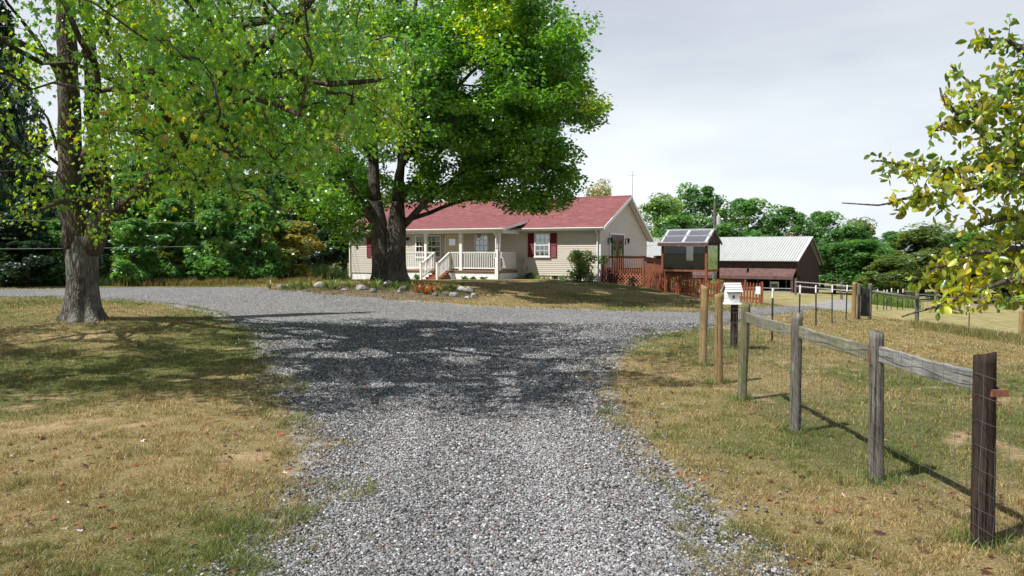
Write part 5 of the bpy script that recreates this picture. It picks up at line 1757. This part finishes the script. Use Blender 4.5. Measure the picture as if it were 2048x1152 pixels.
# ------------------------------------------------------------------ board and wire fence along the drive
FP = [(1965, 1095, 1.44, .078, 'darkwood', (-.005, .02)), (1752, 968, 1.44, .068, 'greywood', (-.02, .0)), (1590, 866, 1.45, .066, 'greywood', (.0, .0)),
      (1484, 800, 1.44, .066, 'greenwood', (.03, .0)), (1437, 768, 1.50, .072, 'tanwood', (-.01, 0)), (1405, 733, 1.53, .075, 'tanwood', (.02, 0)), (1467, 697, 1.42, .085, 'darkwood', (.01, 0))]
fpos = [onground(px, py, 4, 30) for px, py, *_ in FP]
pf_ = thing('wooden_fence', 'weathered post and board fence with wire mesh along the right of the drive', 'fence', fpos[0])
fb = np.array(pf_.location)


def post_mesh(name, p, h, r, mat, parent, lean=(0, 0), seed=0, lab=None):
    n, m = 22, 26; th = np.linspace(0, 2 * np.pi, n, endpoint=False); VV = []
    for i in range(m):
        t = i / (m - 1); z = -0.3 + (h + 0.3) * t
        rr = r * (1.04 - 0.08 * t) * (1 + 0.07 * (fbm(np.cos(th) * 2 + seed, np.sin(th) * 2 + z * 0.9, seed, 3) - .5) * 2 - 0.05 * (fbm(th * 3.2 + seed, th * 0 + z * .25, seed + 3, 3) > 0.62))
        zz_ = z + (0.02 * np.cos(th + seed) + 0.012 * (vnoise(th * 4, th * 0 + seed, seed) - .5) if i == m - 1 else 0)
        VV.append(np.stack([p[0] + lean[0] * z + rr * np.cos(th), p[1] + lean[1] * z + rr * np.sin(th), p[2] + z + zz_ * 0 + (zz_ - z if i == m - 1 else 0) * np.ones(n)], 1))
    VV.append(np.array([[p[0] + lean[0] * h, p[1] + lean[1] * h, p[2] + h - 0.005]])); VV = np.concatenate(VV)
    I = np.arange(m * n).reshape(m, n); J = np.roll(I, -1, 1)
    F_ = np.stack([I[:-1].ravel(), J[:-1].ravel(), J[1:].ravel(), I[1:].ravel()], 1); T_ = np.stack([I[-1], J[-1], np.full(n, m * n)], 1)
    o = mesh_np(name, VV, [F_, T_], mat, parent, smooth_=False)
    if lab: o['label'] = lab
    return o


labs = ['thick dark brown cracked post', 'grey weathered post with sunlit top', 'grey weathered post with flaking top', 'mossy green post', 'shorter tan post', 'tall tan post', 'dark post under the birdhouse']
for i, (px, py, h, r, mt, ln) in enumerate(FP):
    post_mesh('post', fpos[i] - fb, h, r, M[mt], pf_, ln, i * 3 + 1, labs[i])
for i, mt in ((2, 'rail'), (1, 'rail'), (0, 'railgrey')):
    a = fpos[i + 1] - fb; b = fpos[i] - fb
    za = 1.235; zb = 1.225
    ra = FP[i + 1][3] * .8; rb = FP[i][3] * .8
    ay_, by_ = a[1] - 0.04, b[1] + 0.085
    xo = 0.01 if i < 2 else 0.0
    m = MB(); A_ = Vector((a[0] + xo + FP[i + 1][5][0] * 1.2, ay_, a[2] + za)); B_ = Vector((b[0] + FP[i][5][0] * 1.2, by_, b[2] + zb)); ns = 14
    for k in range(ns + 1):
        c = A_.lerp(B_, k / ns) + Vector((0.008 * math.sin(k * .7 + i), 0, -0.010 * math.sin(math.pi * k / ns) + random.gauss(0, .0012))); hh = 0.072 + random.gauss(0, .0018); tw = 0.004 * math.sin(k * .45 + i * 2)
        m.v += [(c.x - .021, c.y, c.z - hh), (c.x + .021, c.y, c.z - hh), (c.x + .021 + tw, c.y, c.z + hh), (c.x - .021 + tw, c.y, c.z + hh)]
        if k: q_ = 4 * (k - 1); m.f += [tuple(q_ + j for j in f_) for f_ in ((0, 1, 5, 4), (1, 2, 6, 5), (2, 3, 7, 6), (3, 0, 4, 7))]
    m.f += [(3, 2, 1, 0), tuple(4 * ns + j for j in (0, 1, 2, 3))]
    o = m.build('rail', M[mt], pf_, bevel=0.006)
    m = MB(); x = b[0] + FP[i][5][0] * 1.2; m.box(x - 0.045, x + 0.045, by_ - 0.03, by_ - 0.004, b[2] + zb - 0.09, b[2] + zb + 0.085); m.build('bracket', M['rust'], pf_)
m = MB(); x = fpos[0][0] - fb[0]; m.box(x - .02, x + .10, -0.095, -0.075, 1.14, 1.19); m.box(x + .082, x + .10, -0.075, 0.07, 1.14, 1.19); m.build('bracket', M['rust'], pf_)
# wire mesh, stapled to the drive side
m = MB()
chain = [fpos[0] + np.array([0.05, -1.9, 0])] + fpos[:6]
chain = [c + np.array([-0.082, 0, 0]) for c in chain]
WH = [0.05, 0.17, 0.30, 0.44, 0.60, 0.77, 0.95, 1.14, 1.30]
for j, z in enumerate(WH):
    for i in range(len(chain) - 1):
        a, b = chain[i] - fb, chain[i + 1] - fb; pts = []
        for t in np.linspace(0, 1, 7):
            p = a * (1 - t) + b * t; pts.append((p[0] + random.gauss(0, .006), p[1], p[2] + z + random.gauss(0, .005) - 0.02 * math.sin(math.pi * t)))
        m.tube(pts, 0.0021, 3, False)
for i in range(len(chain) - 1):
    a, b = chain[i] - fb, chain[i + 1] - fb; nv = max(1, int(np.linalg.norm(b - a) / 0.155))
    for k in range(nv):
        p = a + (b - a) * (k + 0.5) / nv; dx = random.gauss(0, .006)
        m.tube([(p[0] + random.gauss(0, .006), p[1] + random.gauss(0, .006), p[2] + z) for z in WH], 0.0019, 3, False)
m.build('wire_mesh', M['wire'], pf_)

tx, ty = [], []
for p_ in list(fpos) + [tps[0]] if False else list(fpos):
    a_ = RNG.uniform(0, 6.28, 190); r_ = 0.07 + np.abs(RNG.normal(0, .12, 190)); tx.append(p_[0] + r_ * np.cos(a_)); ty.append(p_[1] + r_ * np.sin(a_))
tx = np.concatenate(tx); ty = np.concatenate(ty)
blades('tall_grass', tx, ty, RNG.uniform(.04, .15, len(tx)), np.full(len(tx), .006), np.array([(.13, .19, .05)]) * RNG.uniform(.5, 1.7, (len(tx), 1)), .4, 'uncut grass tufts round the feet of the drive fence posts', 'grass')

# birdhouse
bp_ = fpos[6]
bird = thing('birdhouse', 'white birdhouse with slatted roof on the dark fence post', 'birdhouse', (bp_[0] - 0.10, bp_[1] - 0.16, bp_[2] + 1.02), 0.06)
m = MB(); m.box(-.14, .14, -.12, .10, 0.03, .27); m.prism([(-.12, .27), (.10, .27), (-.01, .40)], 'x', -.14, .14); m.build('body', M['white'], bird)
m = MB(); m.box(-.21, .21, -.24, .10, 0, .028); m.build('base_board', M['white'], bird)
m = MB()
for k in range(4):
    y = -0.185 + k * 0.045; z = 0.265 + k * 0.052; m.prism([(y, z), (y + 0.03, z + 0.033), (y + 0.022, z + 0.052), (y - 0.008, z + 0.019)], 'x', -.185, .185)
m.prism([(.0, .45), (.17, .27), (.18, .285), (.0, .47)], 'x', -.185, .185); m.build('roof', M['white'], bird)
m = MB(); m.prism([(-0.19, .255), (0.0, .455), (.165, .265), (.15, .262), (0.0, .43), (-0.17, .25)], 'x', -.17, .17); m.build('roof_board', M['greywood'], bird)
m = MB(); m.tube([(0.0, -.1215, .175), (0.0, -.128, .175)], .024, 14); m.box(-.026, .026, -.128, -.1205, .125, .145); m.build('entrance_hole', M['black'], bird)
m = MB(); m.tube([(0, -.12, .10), (0, -.20, .10)], .008, 8); m.build('perch', M['white'], bird)

# ------------------------------------------------------------------ T-post fence, gate, log rail, far fences
TP = [(1546, 684, 19), (1600, 663, 22), (1634, 654, 24.5), (1666, 646, 26.5), (1694, 641, 28.5)]
tf = thing('t_post_fence', 'line of green steel posts with white tops and wire beside the gravel', 'fence', gpt(1546, 19))
tb = np.array(tf.location)
m = MB(); m.box(-.022, .022, -.004, .004, -.3, 1.08); m.box(-.004, .004, -.028, -.004, -.3, 1.08); t0_ = m.build('steel_post', M['tgreen'], tf)
m = MB(); m.box(-.025, .025, -.007, .007, 1.08, 1.32); m.box(-.006, .006, -.032, -.007, 1.08, 1.32); t1_ = m.build('white_top', M['white'], t0_)
tps = []
for i, (px, py, d) in enumerate(TP):
    p = gpt(px, d); tps.append(p)
    o = t0_ if i == 0 else t0_.copy()
    if i:
        COL.objects.link(o); w_ = t1_.copy(); COL.objects.link(w_); w_.parent = o
    o.parent = tf; o.location = tuple(p - tb); o.rotation_euler = (random.gauss(0, .012), random.gauss(0, .02), random.uniform(-.5, .5))
corner = gpt(1709, 30.0)
post_mesh('corner_post', corner - tb, 1.42, .085, M['tanwood'], tf, (0.01, 0), 31, 'tan round corner post')
m = MB(); ch = [fpos[5]] + tps + [corner]
for z in (.15, .4, .7, 1.0, 1.24):
    for i in range(len(ch) - 1):
        a, b = ch[i] - tb, ch[i + 1] - tb
        m.tube([a + (0, 0, z), (a + b) / 2 + (0, 0, z - .015), b + (0, 0, z)], 0.003, 3, False)
m.build('wire', M['wire'], tf)

gt0 = gpt(1719, 30.3); gt1 = gpt(1741, 31.0)
gate = thing('gate', 'narrow dark grey slatted gate between two weathered posts in the pasture', 'gate', gt0)
gb0 = np.array(gate.location)
post_mesh('post', (0, 0, 0), 1.40, .07, M['greywood'], gate, (0, 0), 41)
post_mesh('post', gt1 - gb0, 1.42, .075, M['greywood'], gate, (0, 0), 43)
M['gategrey'] = wood('dark_grey_gate_boards', (0.02, 0.021, 0.024), (0.085, 0.087, 0.09), crack=.3)
gd = gt1 - gb0
m = MB()
for k in range(4):
    t_ = 0.14 + k * 0.2; c = gd * t_; c2 = gd * (t_ + .17); m.bar((c[0] + .03, c[1] - .08, c[2] + .12), (c[0] + .03, c[1] - .08, c[2] + 1.22), .085, .02, (0, 1, 0))
for z in (.25, 1.05): m.bar((gd[0] * .12, gd[1] * .12 - .06, z + gd[2] * .12), (gd[0] * .88, gd[1] * .88 - .06, z + gd[2] * .88), .03, .09)
m.build('gate_panel', M['gategrey'], gate)
lr = thing('log_rail_fence', 'single silver log rail running from the gate to a grey post', 'fence', gpt(1836, 34.5))
lb = np.array(lr.location)
post_mesh('post', (0, 0, 0), 1.30, .085, M['greywood'], lr, (0, 0), 47)
m = MB(); a = gt1 + np.array([.05, 0, 1.12]) - lb; b = np.array([0, 0, 1.10]); m.tube([a, (a + b) / 2 + (0, 0, -.02), b], [.075, .07, .06], 12, True, .08, 4)
m.build('rail', M['railx'], lr, True)

ff = thing('post_and_wire_fence', 'far pasture fence of grey round posts with rails at the wood edge', 'fence', gpt(1920, 59))
fb2 = np.array(ff.location)
pts = [gpt(px, d) for px, d in ((1834, 50), (1873, 57), (1920, 59), (1962, 60), (1999, 61), (2050, 62), (2110, 62))]
for i, p in enumerate(pts): post_mesh('post', p - fb2, 1.35, .11, M['greywood'], ff, (random.gauss(0, .02), 0), 50 + i)
for z in (1.0, .55):
    m = MB()
    for i in range(len(pts) - 1): m.tube([pts[i] - fb2 + (0, -.1, z), pts[i + 1] - fb2 + (0, -.1, z)], .035, 6)
    m.build('rail', M['railx'], ff)
t2 = thing('t_post_fence', 'far row of short white topped steel posts in front of tall green weeds', 'fence', gpt(1780, 47))
tb2 = np.array(t2.location)
for i, px in enumerate((1756, 1769, 1775, 1784, 1797, 1807)):
    p = gpt(px, 46 + i * .5) - tb2
    o = t0_.copy(); COL.objects.link(o); w_ = t1_.copy(); COL.objects.link(w_); w_.parent = o
    o.parent = t2; o.location = tuple(p); o.scale = (1.1, 1.1, random.uniform(.9, 1.02))
m = MB()
for z in (.5, 1.1): m.tube([gpt(1757, 46) - tb2 + (0, 0, z), gpt(1806, 48.5) - tb2 + (0, 0, z)], .006, 3)
m.build('wire', M['wire'], t2)
p = gpt(1941, 36)
o = t0_.copy(); COL.objects.link(o); o.parent = None; w_ = t1_.copy(); COL.objects.link(w_); w_.parent = o
o.name = 'steel_post'; o.location = tuple(p); tag(o, 'lone dark steel post standing on the weedy pasture bank', 'post')
p = gpt(2046, 34)
o = post_mesh('fence_post', p, 1.25, .10, M['tanwood'], None, (0, 0), 71); tag(o, 'single pale wooden post at the right edge of the pasture', 'post')

# ------------------------------------------------------------------ things near the house
def leafy(name, label, cat, loc, rx, h, n, leaf, cols, wts, group=None, stems=5, tpl=OVAL, tri=OVAL_T, seed=0):
    rs = np.random.default_rng(seed); root = thing(name, label, cat, loc, 0, group)
    m = MB()
    for i in range(stems):
        a = rs.uniform(0, 6.28); m.tube([(0, 0, -.05), (rx * .4 * math.cos(a), rx * .4 * math.sin(a), h * .45), (rx * .75 * math.cos(a), rx * .75 * math.sin(a), h * .85)], [.018, .012, .005], 5)
    m.build('stem', M['bark_twig'], root)
    cen = np.stack([rs.normal(0, rx * .42, 26), rs.normal(0, rx * .42, 26), h * (0.15 + 0.75 * rs.random(26))], 1); k = rs.integers(0, 26, n)
    p = cen[k] + unit(rs.normal(0, 1, (n, 3))) * (rs.random((n, 1)) ** .5) * rx * .36
    p[:, 2] = np.clip(p[:, 2], .02, None)
    nrm = rs.normal(0, .6, (n, 3)) + np.array([0, 0, .7]); tip = unit(p - np.array([0, 0, h * .3])) + rs.normal(0, .6, (n, 3))
    col = palette(n, rs.random(26)[k], cols, wts)
    leaves('foliage', p, tip, nrm, leaf * rs.uniform(.7, 1.3, n), col, tpl, tri, M['leaf'], root)
    return root


leafy('bush', 'pale green twiggy bush at the house right corner before the deck', 'bush', hw(-0.75, -1.2, -.12), .92, 1.75, 3400, .12, [(.06, .11, .03), (.11, .16, .045), (.19, .23, .07), (.28, .29, .12)], [30, 34, 24, 12], seed=3, stems=9)
leafy('shrub', 'dark red leaved shrub by the deck lattice left end', 'bush', hw(0.75, -0.35, -.2), .42, .75, 500, .09, [(.05, .02, .025), (.09, .03, .035), (.04, .05, .02)], [40, 30, 20], seed=4)
leafy('shrub', 'small dark shrub at the deck lattice right end', 'bush', hw(2.0, -0.3, -.25), .25, .5, 260, .08, DARK, WTS, seed=5)
FG = 'low plants along the house foundation'
for i, (x, y, r_, h_, cl, lab) in enumerate([
    (-4.55, -.45, .42, .28, BRIGHT, 'lime green low plant right of the porch side rail'), (-3.75, -.55, .45, .30, BRIGHT, 'widest lime green plant under the right window'),
    (-3.05, -.6, .35, .25, YELL, 'yellowish low plant in front of the foundation vent'), (-2.0, -.55, .3, .3, GREEN, 'dark green low plant left of the corner bush'),
    (-4.25, -.3, .25, .5, DARK, 'dark upright plant below the meter box'), (-10.4, -2.7, .22, .35, GREEN, 'small plant left of the porch stairs'),
    (-7.2, -2.6, .16, .28, GREEN, 'tiny plant against the white porch base nearest the stairs'), (-6.6, -2.6, .16, .24, GREEN, 'tiny plant at the middle of the white porch base'), (-6.0, -2.6, .16, .26, GREEN, 'tiny plant near the right end of the white porch base')]):
    leafy('garden_plant', lab, 'plant', hw(x, y, -.06), r_, h_, 260, .085, cl, WTS, FG, seed=20 + i)
FL = 'flowering plants behind the picket fence'
for i, (px, d, lab, cl) in enumerate([(1352, 40.9, 'white flowering plant left behind the pickets', PALE), (1385, 40.0, 'white flowering plant under the middle of the hut', PALE), (1362, 41.2, 'tall yellow green plant behind the pickets', YELL), (1432, 38.9, 'green leafy plant under the right side of the hut', BRIGHT)]):
    root = leafy('flowering_plant', lab, 'plant', gpt(px, d), .38, .8 if i != 3 else 1.0, 420, .09, cl, WTS, FL, seed=40 + i)
    if i < 2:
        rs = np.random.default_rng(i); m = MB()
        for k in range(9):
            c = (rs.normal(0, .3), rs.normal(0, .3), rs.uniform(.3, .75))
            for j in range(5):
                a = j * 1.2566; m.quadface(c, (c[0] + .06 * math.cos(a), c[1] + .06 * math.sin(a), c[2] + .02), (c[0] + .08 * math.cos(a + .5), c[1] + .08 * math.sin(a + .5), c[2] + .03), (c[0] + .05 * math.cos(a + 1), c[1] + .05 * math.sin(a + 1), c[2] + .02))
        m.build('blossom', M['white'], root)
# hanging basket, shepherd hook with feeders, pipe at left corner
hb = thing('hanging_basket', 'white hanging basket with orange flowers under the porch roof', 'basket', hw(-6.75, -1.75, pz - .15))
m = MB(); m.tube([(0, 0, -.5), (0, 0, -.38)], [.09, .15], 14); m.build('pot', M['white'], hb)
m = MB()
for a in (0, 2.1, 4.2): m.tube([(0, 0, 0.0), (.14 * math.cos(a), .14 * math.sin(a), -.38)], .004, 4)
m.build('hanger', M['black'], hb)
rs = np.random.default_rng(5); n = 160; p = rs.normal(0, .09, (n, 3)) + np.array([0, 0, -.34])
leaves('flower', p, rs.normal(0, 1, (n, 3)), rs.normal(0, 1, (n, 3)), np.full(n, .06), palette(n, rs.random(n), [(.3, .08, .03), (.08, .12, .03), (.4, .15, .04)], [3, 4, 3]), OVAL, OVAL_T, M['leaf'], hb)
fx = hw(-4.95, -2.75, 0)
hk = thing('feeder_hook', 'thin black double hook stand with two small feeders by the porch', 'bird feeder', (fx[0], fx[1], g1(fx[0], fx[1])), -HTH)
m = MB(); m.tube([(0, 0, -.1), (0, 0, 1.85)], .012, 6); m.tube([(-.20, 0, 1.55), (-.22, 0, 1.66), (-.12, 0, 1.72), (.12, 0, 1.72), (.22, 0, 1.66), (.20, 0, 1.55)], .009, 6); m.build('stand', M['black'], hk)
for s in (-1, 1):
    m = MB(); m.tube([(.2 * s, 0, 1.55), (.2 * s, 0, 1.5)], .005, 4); m.tube([(.2 * s, 0, 1.5), (.2 * s, 0, 1.48), (.2 * s, 0, 1.22), (.2 * s, 0, 1.20)], [.02, .05, .045, .07], 10); m.build('feeder', M['curtain'], hk)

# ------------------------------------------------------------------ flower bed with rocks round the big maple
bd = []
for px, py in ((520, 583), (600, 588), (700, 594), (800, 600), (880, 600), (955, 598), (960, 588), (900, 578), (830, 572), (700, 572), (560, 573)):
    bd.append(onground(px, py, 15, 60))
m = MB(); cx = sum(b[0] for b in bd) / len(bd); cy = sum(b[1] for b in bd) / len(bd)
rings = []
for s_ in (1.0, .66, .33):
    rings.append([(cx + (b[0] - cx) * s_, cy + (b[1] - cy) * s_) for b in bd])
VV = []
for k, r_ in enumerate(rings):
    for x, y in r_: VV.append((x, y, g1(x, y) + .006 + .015 * k))
VV.append((cx, cy, g1(cx, cy) + .05)); nb = len(bd); FF = []
for k in range(2):
    for i in range(nb): j = (i + 1) % nb; FF.append((k * nb + i, k * nb + j, (k + 1) * nb + j, (k + 1) * nb + i))
for i in range(nb): FF.append((2 * nb + i, 2 * nb + (i + 1) % nb, 3 * nb))
m.v = VV; m.f = FF; struct(m.build('flower_bed', M['soil'], None, True))


def rock(px, py, s, shade, label, seed):
    rs = np.random.default_rng(seed); p = onground(px, py, 15, 60)
    bm = __import__('bmesh').new(); __import__('bmesh').ops.create_icosphere(bm, subdivisions=3, radius=1)
    off = rs.uniform(-9, 9, 3); sc = s * np.array([rs.uniform(.9, 1.35), rs.uniform(.7, 1.0), rs.uniform(.55, .85)])
    pl = [(unit(rs.normal(0, 1, 3) * np.array([1, 1, .8])), rs.uniform(.62, .9)) for _ in range(9)]
    for v in bm.verts:
        c = np.array(v.co)
        for n_, d_ in pl:
            e = c @ n_ - d_
            if e > 0: c = c - n_ * e * .92
        c = c * (1 + .10 * (float(fbm(c[0] * 2 + off[0], c[1] * 2 + c[2] * 1.7 + off[1], seed, 3)) - .5))
        v.co = Vector(c * sc)
    me = bpy.data.meshes.new('rock'); bm.to_mesh(me); bm.free(); me.materials.append(M['rock%d' % shade])
    o = bpy.data.objects.new('rock', me); COL.objects.link(o); o.location = (p[0], p[1], p[2] + sc[2] * .45); o.rotation_euler = (0, 0, rs.uniform(0, 6.28))
    tag(o, label, 'rock', 'rocks edging the flower bed')


for k, c in enumerate(((.16, .15, .14), (.30, .29, .27), (.46, .45, .43))):
    t = NT('field_stone'); n1 = t.noise(t.coord(), 4, 6, .65); t.bsdf(t.ramp(n1, [(.3, [x * .55 for x in c]), (.7, [x * 1.2 for x in c])]), .9, t.bump(n1, .6, .03), .15); M['rock%d' % k] = t.m
for i, a in enumerate([(924, 583, .26, 2, 'pale upright rock at the right end of the flower bed, taller of two'), (938, 586, .22, 1, 'grey green rock at the far right end of the flower bed'),
                       (946, 596, .16, 2, 'small white rock lowest at the right end of the bed'), (908, 594, .24, 1, 'grey slab rock left of the two upright rocks'), (934, 598, .13, 2, 'small pale rock between the slab and the right end'),
                       (892, 592, .17, 0, 'dark rock between the orange plant and grey slab'), (870, 593, .15, 0, 'dark low rock right of the orange plant'), (808, 584, .20, 0, 'dark grey rock right of the maple trunk'),
                       (798, 588, .15, 1, 'smaller grey rock beside the dark one right of the trunk'), (776, 570, .18, 2, 'pale rock at the foot of the maple trunk'), (745, 586, .18, 0, 'dark rock below the left edge of the maple trunk'),
                       (722, 582, .20, 1, 'grey rock left of the maple trunk'), (640, 576, .24, 2, 'pale pointed rock at the left of the flower bed'), (690, 583, .15, 1, 'low grey rock midway left of the trunk'), (560, 577, .14, 1, 'small grey rock at the left tip of the bed')]):
    rock(*a, 90 + i)


def daylily(px, py, h, n, col, label, seed):
    rs = np.random.default_rng(seed); p = onground(px, py, 15, 60); root = thing('daylily', label, 'plant', p, 0, 'clumps of strap leaved plants in the flower bed')
    V_, F_, C_ = [], [], []
    for i in range(n):
        a = rs.uniform(0, 6.28); out = rs.uniform(.15, .5) * h / .5; hh = h * rs.uniform(.6, 1.1); w = rs.uniform(.014, .024)
        sx, sy = -math.sin(a) * w, math.cos(a) * w; c = np.array(col[rs.integers(len(col))]) * rs.uniform(.7, 1.3); b = len(V_)
        for t_ in (0, .3, .6, .85, 1.0):
            r_ = out * t_; z = hh * (1.9 * t_ - 1.15 * t_ ** 2.2); ww = (1 - t_ * .9)
            for s_ in (-1, 1): V_.append((r_ * math.cos(a) + sx * ww * s_, r_ * math.sin(a) + sy * ww * s_, z - .02)); C_.append(c)
        for k in range(4): F_.append((b + 2 * k, b + 2 * k + 1, b + 2 * k + 3, b + 2 * k + 2))
    mesh_np('foliage', np.array(V_), [np.array(F_)], M['leaf'], root, np.array(C_))
    if seed % 3 == 0:
        m = MB()
        for k in range(3): a = rs.uniform(0, 6.28); m.tube([(0, 0, 0), (.05 * math.cos(a), .05 * math.sin(a), h * .8), (.12 * math.cos(a), .12 * math.sin(a), h * 1.5)], [.008, .006, .004], 4)
        m.build('stalk', M['rust'], root)


GL = [(.06, .12, .03), (.10, .17, .04), (.15, .21, .06)]; YL = [(.16, .18, .05), (.10, .15, .04), (.30, .24, .08)]; OR = [(.42, .14, .03), (.36, .22, .05), (.22, .08, .03), (.15, .14, .04)]
for i, a in enumerate([(540, 578, .42, 26, YL, 'yellowing strap plant at the left tip of the flower bed'), (572, 579, .40, 26, GL, 'green strap plant second from the left end of the bed'), (606, 579, .38, 26, GL, 'green strap plant left of the pale pointed rock'),
                       (668, 581, .62, 40, GL, 'large arching strap plant midway left of the maple trunk'), (655, 578, .45, 26, GL, 'strap plant right behind the pale pointed rock'), (700, 577, .42, 26, GL, 'strap plant nearest the trunk on its left'),
                       (752, 581, .60, 38, GL, 'large arching strap plant below the maple trunk'), (735, 576, .40, 22, YL, 'yellow green strap plant at the trunk foot'), (790, 580, .45, 26, GL, 'strap plant right below the trunk'), (822, 580, .45, 26, GL, 'strap plant between the trunk and the orange plant'),
                       (836, 587, .45, 34, OR, 'low orange brown plant left of the brightest orange one'), (852, 590, .55, 44, OR, 'bright orange red dying plant in the bed front'), (866, 588, .45, 30, OR, 'rust brown plant just right of the bright orange one'), (882, 586, .48, 28, YL, 'yellow tipped strap plant right of the orange plants'),
                       (905, 584, .45, 28, GL, 'strap plant behind the grey slab rock'), (925, 578, .40, 24, GL, 'rightmost strap plant behind the upright rocks'), (625, 574, .36, 22, YL, 'short yellow green plant behind the pale pointed rock'), (590, 574, .36, 22, GL, 'short green plant at the back left of the bed')]):
    daylily(*a, 200 + i)

# fallen leaves
def litter():
    n = 2600
    Y = 4 + 24 * RNG.random(n) ** 1.4; X = RNG.uniform(-.7, .72, n) * Y
    sdv = drive_sdf(X, Y); keep = (sdv < 0.2) | (RNG.random(n) < .10)
    keep &= fbm(X * .5, Y * .5, 77, 3) > .42
    X, Y = X[keep], Y[keep]; n = len(X); Z = gz(X, Y) + RNG.uniform(.012, .035, n)
    a = RNG.uniform(0, 6.28, n); tip = np.stack([np.cos(a), np.sin(a), RNG.normal(0, .25, n)], 1); nrm = np.stack([RNG.normal(0, .3, n), RNG.normal(0, .3, n), np.ones(n)], 1)
    col = palette(n, RNG.random(n), [(.20, .09, .05), (.30, .17, .09), (.13, .06, .04), (.42, .34, .22), (.36, .12, .06)], [30, 26, 20, 12, 12])
    o = leaves('fallen_leaves', np.stack([X, Y, Z], 1), tip, nrm, RNG.uniform(.045, .10, n), col, MAPLE, MAPLE_T, M['leaf'], None, .7)
    o['kind'] = 'stuff'; tag(o, 'scattered dry brown leaves on the lawns and drive', 'leaves')


litter()
